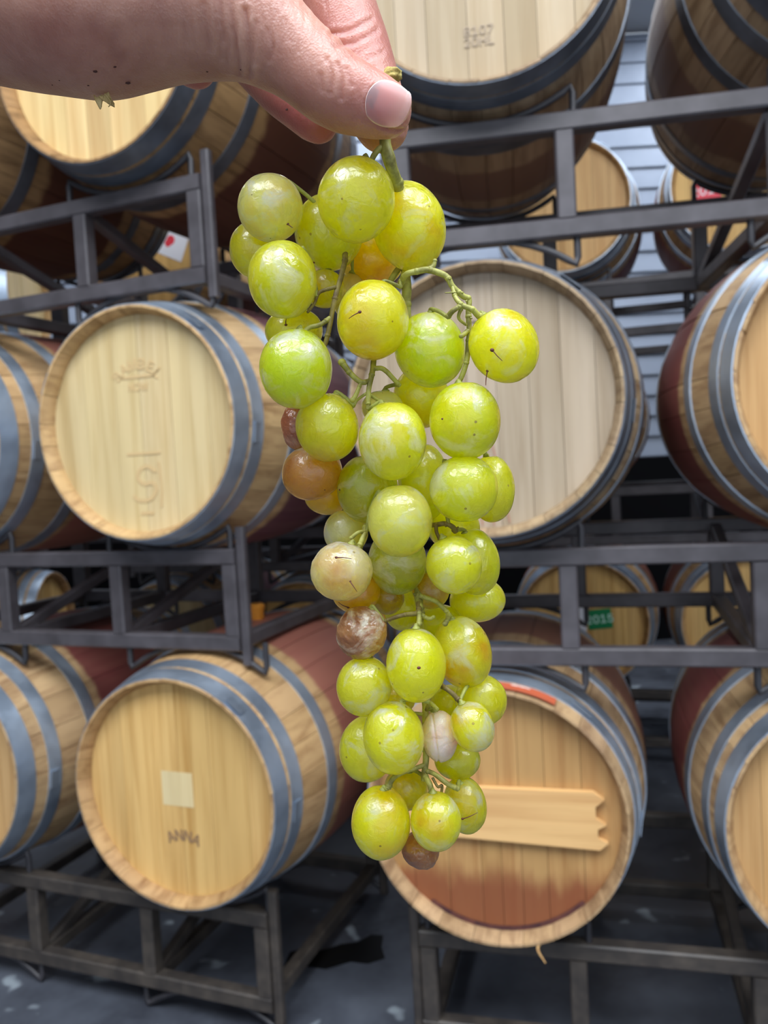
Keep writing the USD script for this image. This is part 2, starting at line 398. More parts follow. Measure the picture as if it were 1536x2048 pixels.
HOOPS_A = [(-.472, -.424), (-.412, -.372), (-.262, -.222)]
HOOPS_B = [(-.472, -.420), (-.380, -.340), (-.235, -.195)]
HOOPS_C = [(-.472, -.432), (-.424, -.392), (-.25, -.21)]
def barrel(label, c, yaw, lk, hoops=HOOPS_A, hoop='hoop', seed=0, n_planks=8, extras=(), group=None):
    """c: the middle of the barrel's front edge circle; the barrel runs back from there along local +y."""
    d = BL / 2
    mid = (c[0] - math.sin(yaw) * d, c[1] + math.cos(yaw) * d, c[2])
    t = thing('wine_barrel', label, 'barrel', mid, yaw, group)
    r = np.random.default_rng(seed + 50)
    lay = seed % 2
    for i, a in enumerate(LAYOUTS[lay]):
        obj('stave', lambda: stave_mesh(*a), LOOKS[lk]['stave'][int(r.integers(4))], t, key=('stave', lay, i))
    for sgn in (1, -1):
        for i, (h0, h1) in enumerate(hoops):
            obj('hoop', lambda: hoop_mesh(h0 * sgn, h1 * sgn, i), M[hoop], t, key=('hoop', h0 * sgn, h1 * sgn, i))
    hd = node('head', t)
    ps = seed % 3 * 10 + n_planks
    if ('planks', ps, 0) not in _cache:
        for i, m in enumerate(head_planks(ps, n_planks)):
            _cache[('planks', ps, i)] = meshkit.arrays(m, 35)
    for i in range(n_planks):
        obj('head_plank', None, LOOKS[lk]['head'][int(r.integers(4))], hd, key=('planks', ps, i))
    back = trimesh.creation.cylinder(RHD - .0175, .02, sections=48)
    back.apply_transform(trimesh.transformations.rotation_matrix(PI / 2, (1, 0, 0))); back.apply_translation((0, .426, 0))
    obj('rear_head', back, LOOKS[lk]['head'][0], t, key='rear_head')
    for fn in extras:
        fn(t, hd)
    return t

FACE = -.4372            # local y of a head's outer face
def on_face(m, x, z, rot=0.0, proud=.0004):
    """A mesh lying in xy (reading along +x, thickness +z) set upright on the head's face."""
    m = m.copy()
    m.apply_transform(trimesh.transformations.rotation_matrix(rot, (0, 0, 1)))
    v = m.vertices.copy()
    m.vertices = np.stack([v[:, 0] + x, FACE - proud - v[:, 2], v[:, 1] + z], 1)
    return fix(m)
def txt(s, h, depth=.0006, bold=True):
    m = meshkit.text_mesh(s, h, depth, bold); b = m.bounds
    m.apply_translation((-(b[0][0] + b[1][0]) / 2, -(b[0][1] + b[1][1]) / 2, 0)); return m
def arched(s, h, R, spread):
    """Letters along an arc, each one upright on the arc."""
    out = []
    for k, ch in enumerate(s):
        a = (k - (len(s) - 1) / 2) * spread
        g = txt(ch, h); g.apply_translation((0, R, 0))
        g.apply_transform(trimesh.transformations.rotation_matrix(-a, (0, 0, 1))); g.apply_translation((0, -R, 0)); out.append(g)
    return cat(out)
def plate(w, h, t=.0008):
    return trimesh.creation.extrude_polygon(sbox(-w / 2, -h / 2, w / 2, h / 2), t)
def ribbon(pts, w, t=.0006):
    from shapely.geometry import LineString
    return trimesh.creation.extrude_polygon(LineString(pts).buffer(w / 2), t)
def tag_on(x, z, w, h, mat, ink, text, rot, label, spot=None):
    def fn(t, hd):
        p = obj('tag', on_face(plate(w, h), x, z, rot, .0015), M[mat], t, label)
        if spot:
            obj('red_spot', on_face(trimesh.creation.extrude_polygon(Point(0, 0).buffer(h * .2, 12).union(Point(-.008, -.016).buffer(h * .16, 12)), .0008), x, z + .022, rot, .0024), M[spot], p, 'red spot')
        if text:
            obj('lettering', on_face(txt(text, h * .40), x, z, rot, .0024), M[ink], p)
        return p
    return fn

def mark_santel(t, hd):
    b = obj('brand_mark', on_face(arched('SAMBEL', .026, .085, .33), .0, .150), M['brand'], t, 'faint burnt brand with arched capitals over a bar')
    obj('brand_bar', on_face(cat([ribbon([(-.05, 0), (.05, 0)], .006), ribbon([(-.062, .012), (-.045, .0), (-.05, 0)], .004), ribbon([(.062, .012), (.045, 0), (.05, 0)], .004)]), 0, .118), M['brand'], b)
    obj('small_lettering', on_face(txt('NOW', .018), 0, .092), M['brand'], b)
    s = [(.032, .03), (.012, .042), (-.012, .034), (-.020, .012), (-.002, -.002), (.024, .0), (.034, -.018), (.016, -.04), (-.016, -.044), (-.034, -.034)]
    e = obj('brand_emblem', on_face(cat([ribbon([(-.045, .075), (.05, .075)], .007), ribbon(smooth_path([(x, y, 0) for x, y in s], 5)[:, :2], .010),
                                        ribbon([(.046, .05), (.05, -.02), (.046, -.06)], .006), ribbon([(-.014, -.076), (.018, -.076)], .009)]), .0, -.150), M['brand'], t,
            'faint burnt square emblem with a curling figure')
def mark_anna(t, hd):
    obj('brand_mark', on_face(arched('ANNA', .027, .10, .26), .005, -.118), M['brand_dark'], t, 'dark arched stamp of four capitals')
    obj('faded_patch', on_face(plate(.092, .088, .0003), -.004, .0, 0, -.0002), M['patch'], t, 'pale sanded square in the middle of the head')
def mark_lot(t, hd):
    b = obj('lot_stamp', on_face(txt('B107', .018), .0, -.170), M['brand_grey'], t, 'small grey two-line stamp')
    obj('lot_line', on_face(txt('20HL', .018), .0, -.192), M['brand_grey'], b)
def mark_dashes(t, hd):
    obj('stamp_row', on_face(cat([ribbon([(k * .011, 0), (k * .011 + .006, 0)], .007) for k in range(5)]), -.02, .175), M['brand_grey'], t, 'row of tiny grey stamp marks')
def wine_streaks(t, hd):
    for pts in ([(.012, -.085), (.030, -.17), (.044, -.262)], [(-.035, -.12), (-.02, -.20), (-.015, -.265)], [(-.002, -.19), (.01, -.266)]):
        obj('wine_streak', on_face(ribbon(smooth_path([(x, z, 0) for x, z in pts], 5)[:, :2], .0035, .0003), 0, 0, 0, .0003), M['wine_streak'], t, 'thin reddish wine streak')
def bung(t, hd):
    m = trimesh.creation.cone(.030, .001); prof = np.array([(.0, .045), (.020, .045), (.026, .038), (.021, .022), (.018, -.02), (0, -.02)])
    m = trimesh.creation.revolve(prof[::-1], sections=24); m.fix_normals()
    m.apply_translation((0, 0, RB)); obj('bung', m, M['orange_bung'], t, 'orange silicone bung')

# the stacks: end of each rack's front rail, yaw, height of its top rail, along-rack places of its barrels
EP = .0968
STACKS = {('L', 1): ((-.3538, 2.0029), -.3705, .3294), ('L', 2): ((-.3856, 2.0512), -.3655, 1.252), ('L', 3): ((-.4058, 2.0178), -.381, 2.1748),
          ('R', 1): ((.0279, 1.9174), -.2486, .3148), ('R', 2): ((.0349, 1.878), -.265, 1.2374), ('R', 3): ((.0574, 1.8295), -.16, 2.170),
          ('S', 1): ((.70, 3.83), -.29, .355), ('S', 2): ((.70, 3.83), -.29, 1.2936), ('S', 3): ((.70, 3.83), -.29, 2.2322),
          ('U', 1): ((-1.99, 4.80), PI / 2, .335), ('U', 2): ((-1.99, 4.80), PI / 2, 1.2536), ('U', 3): ((-1.99, 4.80), PI / 2, 2.1722),
          ('T', 1): ((-.17, 3.62), -.35, .335), ('T', 2): ((-.17, 3.62), -.35, 1.2536), ('T', 3): ((-.17, 3.62), -.35, 2.1722)}
US = {('L', 1): (.192, .977), ('L', 2): (.208, .93), ('L', 3): (.221, .95), ('R', 1): (.209, .980), ('R', 2): (.215, .96), ('R', 3): (.205, .985), ('S', 3): (.2, .945), ('S', 2): (.2, .985), ('S', 1): (.212, .925), ('U', 1): (.2,), ('U', 2): (.2,), ('U', 3): (.2,)}
SKEW = {('R', 2, 1): .075}                # barrels lying a little askew in their cradles
def axis(key, k):
    """The middle and the yaw of barrel k of a rack."""
    (x, y), yaw, zt = STACKS[key]; s = -1 if key[0] in 'LTU' else 1
    a = np.array([math.cos(yaw), math.sin(yaw)]); n = np.array([math.sin(yaw), -math.cos(yaw)])
    p = np.array([x, y]) + s * a * US.get(key, (.20, .92))[k] + n * (EP - BL / 2)
    return (p[0], p[1], zt + .012 + RF), yaw + SKEW.get((*key, k), 0)
def spot(key, k):
    """The middle of the front edge circle of barrel k of a rack."""
    m, yaw = axis(key, k)
    return (m[0] + math.sin(yaw) * BL / 2, m[1] - math.cos(yaw) * BL / 2, m[2]), yaw

SIDE = {'L': 'left front stack', 'R': 'right front stack', 'S': 'right rear stack', 'T': 'left rear stack', 'U': 'sideways stack by the back wall'}
TIER = {1: 'on the floor under the', 2: 'at mid height of the', 3: 'at the top of the'}
for key, (end, yaw, zt) in STACKS.items():
    us = US.get(key, (.20, .92))
    def under(y, key=key, end=end, yaw=yaw, step=0):                     # where the barrels of a tier pass this rack's plane y
        ax, ay = np.array([math.cos(yaw), math.sin(yaw)]), np.array([-math.sin(yaw), math.cos(yaw)])
        out, kk = [], (key[0], key[1] - step)
        for k in range(len(US.get(kk, (0, 0)))):
            c, w = axis(kk, k); d = np.array([-math.sin(w), math.cos(w)])
            q = np.array(c[:2]) - np.array(end); t = (y - q @ ay) / (d @ ay); out.append(float((q + d * t) @ ax))
        return out
    above, below = (lambda y, f=under: f(y)), (lambda y, f=under: f(y, step=1))
    rack(end, yaw, zt, -1 if key[0] in 'LTU' else 1, f'brown-black steel barrel rack {TIER[key[1]]} {SIDE[key[0]]}', us,
         worn=key[1] == 1, brace=1 if key[1] == 3 else -1, feet=(zt - RH) if key[1] == 1 else 0.0, below=below if key[1] > 1 else None, above=above, braced=(2,) if key[0] == 'R' else (1, 2),
         posts=(.02, .373, .806, 1.135) if key == ('R', 3) else POSTS, crossed=(0, 2, 3) if key[0] == 'R' else (0, 1, 2, 3))

def put(key, k, label, lk, **kw):
    c, yaw = spot(key, k)
    return barrel(label, c, yaw, lk, **kw)
put(('L', 3), 0, 'oak barrel right behind the wrist and palm, atop the left front stack', 'dark_oak', hoops=HOOPS_A, seed=2, n_planks=7, hoop='hoop_dark')
put(('L', 2), 0, 'pale barrel with faint arched brand on its head, left of the bunch', 'pale_oak', hoops=HOOPS_A, seed=4, n_planks=6, extras=(mark_santel,))
put(('L', 1), 0, 'honey barrel with orange bung and a pale square on its head, lower left', 'honey_oak', hoops=HOOPS_A, seed=1, n_planks=6, extras=(mark_anna, bung))
put(('L', 3), 1, 'outer top barrel of the left front stack, mostly hidden above the wrist', 'dark_oak', hoops=HOOPS_A, seed=5, hoop='hoop_dark')
put(('L', 2), 1, 'barrel cut by the photo edge, left of the pale branded barrel', 'honey_oak', hoops=HOOPS_B, seed=7)
put(('L', 1), 1, 'barrel with wine-red middle cut by the photo edge, lower left corner', 'red_oak', hoops=HOOPS_B, seed=8)
put(('R', 3), 0, 'cream-headed barrel with dark hoops and a two-line stamp, above right of the hand', 'cream_oak', hoops=HOOPS_C, seed=10, n_planks=7, hoop='hoop_dark', extras=(mark_lot,))
put(('R', 2), 0, 'greyish oak barrel right behind the middle of the bunch', 'grey_oak', hoops=HOOPS_A, seed=12, n_planks=9, hoop='hoop_dark', extras=(mark_dashes, wine_streaks))
put(('R', 3), 1, 'dark-hooped barrel in the upper right corner', 'cream_oak', hoops=HOOPS_B, seed=15, hoop='hoop_dark')
put(('R', 2), 1, 'barrel with three blue-grey hoops at the right photo edge, mid height', 'red_oak', hoops=HOOPS_A, seed=16)
put(('R', 1), 1, 'barrel with bright red middle at the right photo edge, at the floor', 'red_oak', hoops=HOOPS_B, seed=18)

def crossbar(t, hd):
    """The wooden bar across the head, its right end stepped."""
    prof = Polygon([(-.252, -.048), (.225, -.066), (.243, -.050), (.222, -.040), (.222, -.02), (.240, -.010), (.219, .004), (.219, .03), (.238, .046), (.215, .062), (-.246, .062)])
    m = trimesh.creation.extrude_polygon(prof, .016)
    obj('crossbar', on_face(m, 0, .0, .0, .0), M['bar_wood'], t, 'pale plank across the head with notched end')
M['bar_wood'] = wood('bar_wood', lin(230, 186, 126), lin(206, 154, 98), 0, seed=91)
M['sticker_orange'] = plain('orange_sticker', lin(196, 96, 62), .6)
M['sticker_white'] = plain('sticker_white', lin(230, 215, 205), .6)
def chime_extras(t, hd):
    def strip(a0, a1, w, y, mat, name, label, proud=.0012):
        a = np.linspace(a0, a1, 12); rr = rad(y) + .004 + proud
        P = np.array([[(r * math.sin(q), yy, r * math.cos(q)) for yy, r in ((y, rr), (y - w, rr - .003), (y - w, rr - .006), (y, rr - .004))] for q in a])
        obj(name, fix(grid_mesh(P, close_v=True)), M[mat], t, label)
    R = RHD - .0225
    obj('wine_stain', on_face(ribbon([(R * math.sin(q), -R * math.cos(q)) for q in np.linspace(-.62, .75, 26)], .011, .0004), 0, 0, 0, .0004), M['wine_stain'], t, 'dark purple wine stain along the lower rim of the head')
    strip(-.12, .50, .030, -.444, 'sticker_orange', 'rim_sticker', 'worn orange-red strip along the upper rim')
    strip(.16, .30, .018, -.448, 'sticker_white', 'rim_label', 'small white label on the orange strip', .002)
    a = PI - .30
    q = np.array([(RHD * math.sin(a), -.468, RHD * math.cos(a)), (RHD * math.sin(a) - .003, -.474, RHD * math.cos(a) - .014), (RHD * math.sin(a) + .012, -.476, RHD * math.cos(a) - .040)])
    obj('splinter', sweep(smooth_path(q), np.linspace(.004, .0012, 13), 5), M['bar_wood'], t, 'split splinter hanging from the lower rim')
put(('R', 1), 0, 'barrel with a plank across its stained head, under the tip of the bunch', 'tan_oak', hoops=[(-.432, -.392), (-.375, -.335), (-.24, -.20)], seed=20, n_planks=8, extras=(crossbar, chime_extras))

# rear stacks
put(('S', 3), 0, 'rear barrel seen between two rails, left of the red-tagged one', 'red_oak', seed=22)
put(('S', 3), 1, 'rear barrel bearing a red tag, under the upper right barrel', 'honey_oak', seed=24,
    extras=(tag_on(-.144, -.015, .108, .088, 'red_tag', 'tag_ink', '2017', .06, 'red tag with pale figures'), tag_on(-.045, -.035, .05, .08, 'paper', None, None, .05, 'white paper tag')))
put(('S', 2), 0, 'middle barrel of the right rear stack, behind the greyish barrel', 'honey_oak', seed=25, group='hidden middle barrels of the right rear stack')
put(('S', 2), 1, 'middle outer barrel of the right rear stack, behind the blue-grey hooped one', 'red_oak', seed=26, group='hidden middle barrels of the right rear stack')
put(('S', 1), 0, 'rear barrel bearing a green tag, behind the lower rack posts', 'honey_oak', seed=28,
    extras=(tag_on(.073, .016, .107, .090, 'green_tag', 'tag_ink_green', '2015', .10, 'green tag with pale figures'), tag_on(-.005, .03, .055, .15, 'paper', None, None, -.15, 'white paper tag')))
put(('S', 1), 1, 'rear barrel right of the green-tagged one', 'honey_oak', seed=30)
put(('T', 3), 0, 'inner top barrel of the left rear stack', 'pale_oak', seed=32)
put(('T', 3), 1, 'rear barrel with white paper tag, seen through the top left rack', 'honey_oak', seed=34,
    extras=(tag_on(.150, .02, .16, .11, 'paper', None, None, -.46, 'white paper tag with a red spot', spot='red_tag'),))
put(('T', 2), 0, 'inner middle barrel of the left rear stack', 'red_oak', seed=35)
put(('T', 2), 1, 'outer middle barrel of the left rear stack', 'pale_oak', seed=36)
put(('U', 3), 0, 'sideways barrel far back at the left edge, seen between two rails', 'pale_oak', seed=42)
put(('U', 2), 0, 'sideways barrel far back, middle of its stack, glimpsed through the left racks', 'honey_oak', seed=45)
put(('U', 1), 0, 'sideways barrel far back at the foot of its stack', 'honey_oak', seed=44)
put(('T', 1), 0, 'inner bottom barrel of the left rear stack, its top showing past the rack end', 'honey_oak', seed=38)
put(('T', 1), 1, 'outer bottom barrel of the left rear stack, seen through the rack', 'pale_oak', seed=40)

# ------------------------------------------------------------------ the bunch of grapes (millimetres from the pinched point of the stem)
PINCH = np.array([0.0079, 0.2779, 1.5386])
GRAPES = [
    (-41.0, 6.2, -17.3, 11.12, 11.29, 0, 'pa', 0.50),
    (-48.9, 21.5, -27.0, 9.57, 10.12, 0, 'y', 0.30),
    (-37.7, 0.1, -43.2, 11.60, 12.94, -5, 'g2', 0.60),
    (-22.2, 22.0, -21.9, 12.30, 13.56, 0, 'g', 0.25),
    (-11.4, 0.0, -18.2, 12.88, 13.88, 8, 'yg', 0.35),
    (6.6, 18.3, -22.6, 13.03, 15.71, -14, 'y', 0.35),
    (-7.0, 37.8, -28.7, 12.20, 10.49, 0, 'am', 0.10),
    (-24.9, 22.4, -42.0, 7.27, 6.90, 0, 'ol', 0.10),
    (-8.1, 0.0, -58.2, 12.13, 13.31, 5, 'ol2', 0.40),
    (-37.0, 22.3, -56.5, 10.56, 8.38, 0, 'yg', 0.30),
    (-35.0, 0.1, -73.1, 12.34, 13.52, 5, 'vg', 0.45),
    (11.3, 10.5, -67.7, 12.26, 13.31, -10, 'vg', 0.45),
    (35.6, -0.1, -69.3, 11.48, 12.83, -28, 'y', 0.45),
    (-25.9, 6.1, -93.0, 10.92, 11.96, -5, 'y', 0.30),
    (-3.7, 0.0, -99.1, 11.54, 13.41, 0, 'g2', 0.50),
    (21.2, -0.1, -93.6, 12.04, 13.22, 0, 'g', 0.45),
    (8.3, 26.7, -82.7, 10.39, 11.51, 0, 'y', 0.10),
    (-6.4, 17.1, -86.3, 7.55, 6.11, 0, 'pa', 0.40),
    (-37.2, 19.6, -91.7, 6.35, 8.35, 0, 'br', 0.20),
    (-33.0, 18.1, -108.3, 11.05, 10.14, -10, 'br2', 0.30),
    (-29.1, 33.0, -117.1, 8.76, 7.62, 0, 'am2', 0.10),
    (-13.4, 16.0, -115.3, 10.98, 12.42, 0, 'dg', 0.40),
    (7.4, 23.4, -114.2, 9.60, 14.39, 0, 'g', 0.20),
    (19.7, -0.1, -116.7, 11.58, 11.41, 0, 'g', 0.35),
    (31.3, 16.7, -117.7, 8.31, 12.28, 0, 'yg', 0.35),
    (-2.6, -0.0, -126.4, 11.09, 12.45, 0, 'pa2', 0.35),
    (-22.3, 21.6, -130.9, 8.09, 8.46, 0, 'cr2', 0.40),
    (-23.4, -0.0, -142.6, 10.61, 10.10, 12, 'cr', 0.45),
    (-19.6, 15.9, -152.5, 8.69, 7.61, 0, 'am2', 0.10),
    (-4.0, 15.1, -141.8, 10.46, 12.26, 0, 'dg', 0.40),
    (15.0, -0.1, -142.5, 9.58, 10.09, -15, 'ly', 0.50),
    (23.8, 17.4, -143.9, 9.27, 12.36, -8, 'g', 0.30),
    (25.5, 27.9, -159.6, 10.57, 8.30, 0, 'yg', 0.30),
    (7.7, 19.2, -153.6, 6.78, 6.96, 0, 'br3', 0.10),
    (18.3, 31.4, -132.0, 9.88, 8.74, 0, 'yg2', 0.10),
    (-3.2, 33.7, -161.9, 6.92, 8.85, 0, 'g3', 0.30),
    (-12.4, 42.4, -164.2, 5.93, 5.14, 0, 'am2', 0.10),
    (-17.9, 5.9, -165.2, 8.95, 9.30, 0, 'br4', 0.60),
    (0.2, -0.1, -176.3, 10.32, 12.91, 0, 'yg', 0.40),
    (17.6, 13.7, -175.9, 10.47, 13.18, -14, 'y2', 0.35),
    (10.6, 28.8, -167.6, 9.10, 6.82, 0, 'g3', 0.30),
    (-18.3, 5.8, -184.2, 9.68, 10.56, 10, 'y2', 0.50),
    (23.7, 16.5, -194.6, 9.51, 9.51, 0, 'yg', 0.40),
    (13.1, 27.8, -199.5, 7.98, 7.98, 0, 'yg2', 0.10),
    (-8.9, -0.2, -201.2, 10.54, 12.62, -4, 'yg', 0.55),
    (-18.7, 16.4, -210.2, 10.26, 12.09, 12, 'pg', 0.45),
    (7.6, 8.4, -204.4, 6.42, 9.27, 0, 'li', 0.80),
    (18.5, -0.2, -198.8, 7.43, 8.81, -20, 'y2', 0.60),
    (14.0, 16.5, -216.4, 8.44, 6.97, 0, 'g', 0.35),
    (-5.4, 18.0, -226.6, 8.13, 7.76, 0, 'ol2', 0.30),
    (-15.0, 3.7, -232.6, 10.39, 12.68, 4, 'yo', 0.35),
    (4.2, -0.3, -231.5, 8.86, 10.08, 0, 'y2', 0.55),
    (15.7, 13.4, -232.1, 7.83, 10.38, -8, 'y', 0.35),
    (-1.2, 11.4, -247.0, 6.89, 6.53, 15, 'br4', 0.30),
    (-7.6, 21.6, -193.3, 7.81, 7.06, 0, 'ol', 0.20),
    (-16.8, 32.9, -42.4, 5.64, 8.28, 20, 'cr', 0.30),
    (-8.4, 22.6, -156.0, 6.30, 6.30, 0, 'br3', 0.10),
]
STEMS = [
    ([[2.7, -0.0, 22.1], [1.1, -0.0, 13.8], [-0.0, -0.0, 5.7], [-0.3, 0.0, -1.6], [0.8, 1.0, -7.8], [2.5, 6.1, -11.3], [4.8, 16.3, -15.5], [5.3, 23.4, -22.2], [5.2, 26.4, -32.2], [4.3, 24.3, -49.0], [4.5, 28.2, -68.5], [5.4, 32.1, -88.7], [2.7, 32.0, -111.2], [3.1, 25.9, -135.5], [3.1, 14.8, -154.5], [2.9, 8.8, -159.8], [2.8, 17.7, -175.2], [3.3, 16.6, -193.5], [2.4, 8.6, -209.3], [1.4, 7.6, -219.7]], 2.32, 1.16),
    ([[-0.4, 0.0, -0.8], [-3.1, -1.0, -2.7], [-5.3, -2.0, -5.5], [-6.3, -2.0, -9.4]], 0.99, 0.99),
    ([[4.8, 18.3, -16.7], [-3.5, 24.4, -16.4], [-11.8, 25.5, -18.0], [-15.9, 20.4, -27.3], [-17.3, 9.2, -38.0], [-20.2, 4.1, -48.3], [-22.4, 3.1, -56.8], [-25.1, 3.1, -65.5]], 1.16, 0.83),
    ([[-20.2, 4.1, -45.8], [-25.5, 3.1, -47.2], [-27.5, 3.1, -50.7], [-30.2, 3.1, -53.9]], 0.66, 0.50),
    ([[-22.6, 3.1, -56.0], [-26.1, 2.1, -58.2], [-29.8, 1.1, -59.3], [-32.0, 0.1, -60.9]], 0.83, 0.83),
    ([[5.1, 26.4, -32.2], [-2.1, 24.3, -42.3], [-7.0, 20.3, -54.5], [-8.5, 10.1, -69.8], [-9.8, 6.1, -75.8], [-11.0, 4.1, -82.8], [-11.6, 4.1, -87.6]], 1.16, 0.83),
    ([[-10.6, 5.1, -78.1], [-13.4, 4.1, -78.4], [-17.0, 4.1, -75.3], [-18.6, 4.1, -73.0], [-20.1, 4.1, -70.4]], 0.83, 1.16),
    ([[-13.4, 4.1, -78.6], [-15.3, 3.1, -82.7], [-16.8, 3.1, -84.6]], 0.66, 0.83),
    ([[-9.0, 7.1, -73.7], [-5.7, 8.1, -73.7], [-2.4, 8.1, -76.8], [0.1, 10.1, -79.7]], 0.83, 0.83),
    ([[-11.0, 4.1, -82.5], [-8.5, 6.1, -84.1], [-5.8, 8.1, -85.5]], 0.66, 0.50),
    ([[-11.0, 4.1, -82.0], [-14.9, 6.1, -84.1], [-16.3, 6.1, -86.1]], 0.50, 0.50),
    ([[5.0, 25.4, -36.1], [2.6, 12.2, -43.7], [4.0, 4.1, -43.2], [7.9, 3.0, -42.5], [12.1, 2.0, -42.1], [17.0, 1.0, -44.7], [19.3, 1.0, -48.6], [22.7, 2.0, -51.4], [24.9, 3.0, -52.7], [24.4, 3.0, -59.4], [24.2, 3.0, -66.2], [23.3, 4.0, -72.7], [21.1, 5.0, -78.5], [18.0, 5.0, -81.7]], 1.16, 0.83),
    ([[12.1, 2.0, -42.1], [13.5, 2.0, -40.9], [14.0, 2.0, -38.9]], 0.99, 0.66),
    ([[2.0, 7.1, -43.8], [2.1, 5.1, -46.8]], 0.66, 0.66),
    ([[19.2, 1.0, -48.1], [19.8, -1.0, -52.4], [20.9, -2.1, -54.5], [22.2, -2.1, -55.7], [25.3, -2.1, -57.1], [27.0, -1.1, -58.6], [28.3, -0.1, -59.2]], 0.66, 1.16),
    ([[21.6, -2.1, -55.5], [18.6, -2.1, -57.0], [17.0, -0.0, -58.6]], 0.83, 0.99),
    ([[20.2, -1.0, -50.9], [16.4, -2.0, -51.0]], 0.33, 0.17),
    ([[21.9, -2.1, -55.9], [20.7, -0.0, -58.9], [23.4, 2.0, -61.2]], 0.66, 0.50),
    ([[24.2, 3.0, -62.8], [22.4, 1.0, -64.4], [21.3, -0.0, -65.1]], 0.83, 0.83),
    ([[2.8, 10.8, -156.5], [1.9, 5.9, -159.2], [-2.2, 3.9, -159.4], [-5.2, 2.9, -159.9], [-10.0, 3.9, -161.4]], 0.99, 0.66),
    ([[2.4, 4.9, -158.5], [2.0, 2.9, -163.4]], 0.83, 0.99),
    ([[2.7, 5.9, -159.8], [5.8, 5.8, -161.4], [7.6, 5.8, -160.8]], 0.83, 0.66),
    ([[3.1, 27.9, -130.0], [9.4, 7.9, -129.0], [13.0, 4.9, -128.6], [15.6, 4.9, -129.8], [16.9, 6.9, -131.8]], 0.83, 0.99),
    ([[10.0, 5.9, -128.5], [10.0, 3.9, -131.2], [10.8, 1.9, -133.9]], 0.66, 0.66),
    ([[2.1, 29.9, -128.2], [-13.5, 14.0, -128.1], [-15.3, 5.0, -130.6], [-17.4, 3.0, -135.5]], 0.83, 0.99),
    ([[-14.5, 6.0, -129.7], [-17.5, 4.0, -130.0], [-20.2, 4.0, -132.0]], 0.66, 0.66),
    ([[2.8, 13.7, -183.4], [7.2, 7.7, -184.3], [9.9, 2.8, -185.5], [12.4, 1.8, -187.3], [14.7, 1.8, -190.2]], 0.66, 0.99),
    ([[3.3, 11.7, -195.7], [4.6, 5.7, -191.3], [7.1, 1.8, -193.0]], 0.66, 0.66),
    ([[1.6, 7.6, -216.1], [4.7, 5.6, -217.0], [8.6, 2.7, -219.5], [12.7, 3.6, -222.1]], 0.83, 0.99),
    ([[1.6, 7.6, -217.0], [2.9, 2.7, -219.7], [3.1, 1.7, -222.5]], 0.99, 0.99),
    ([[1.7, 7.6, -214.3], [-7.3, 3.7, -215.6], [-10.1, 1.8, -216.8], [-11.8, 0.8, -219.6]], 0.83, 0.99),
    ([[4.2, 5.6, -218.4], [5.7, 3.7, -221.0], [7.2, 3.7, -220.7], [6.6, 3.6, -224.2]], 0.50, 0.50),
    ([[12.8, 9.8, -160.5], [11.7, 3.8, -162.0], [10.7, 1.9, -163.4]], 0.83, 0.83),
    ([[3.3, 11.8, -154.0], [8.5, 10.8, -156.0], [12.8, 9.8, -160.5]], 0.83, 0.83),
]
SPECKS = [([-12.0, -20.2, -59.2], [-15.5, -20.3, -61.2], 1.16), ([28.8, -20.2, -73.2], [31.7, -20.4, -76.8], 1.49), ([26.9, -20.2, -79.6], [26.2, -20.4, -84.0], 0.99), ([0.5, -19.9, -172.5], [0.5, -19.9, -172.5], 1.16), ([-23.8, -19.9, -135.7], [-19.0, -19.9, -136.4], 0.99), ([-19.9, -19.9, -143.5], [-17.9, -20.1, -146.8], 0.83), ([-20.9, -19.9, -151.8], [-23.9, -19.8, -149.8], 0.99), ([-35.3, -20.1, -61.9], [-34.9, -20.0, -59.8], 0.99), ([-25.4, -20.2, -43.2], [-25.4, -20.2, -43.2], 0.83), ([30.2, -20.1, -126.4], [28.9, -20.1, -126.9], 0.83), ([12.1, -20.1, -93.8], [12.1, -20.1, -93.8], 0.83), ([-21.4, -20.0, -114.3], [-21.4, -20.0, -114.3], 0.83), ([-26.2, -20.0, -114.1], [-26.2, -20.0, -114.1], 0.5), ([-32.9, -20.2, -31.0], [-31.4, -20.3, -32.3], 0.99), ([12.0, -19.9, -222.5], [16.9, -19.8, -220.5], 0.99)]
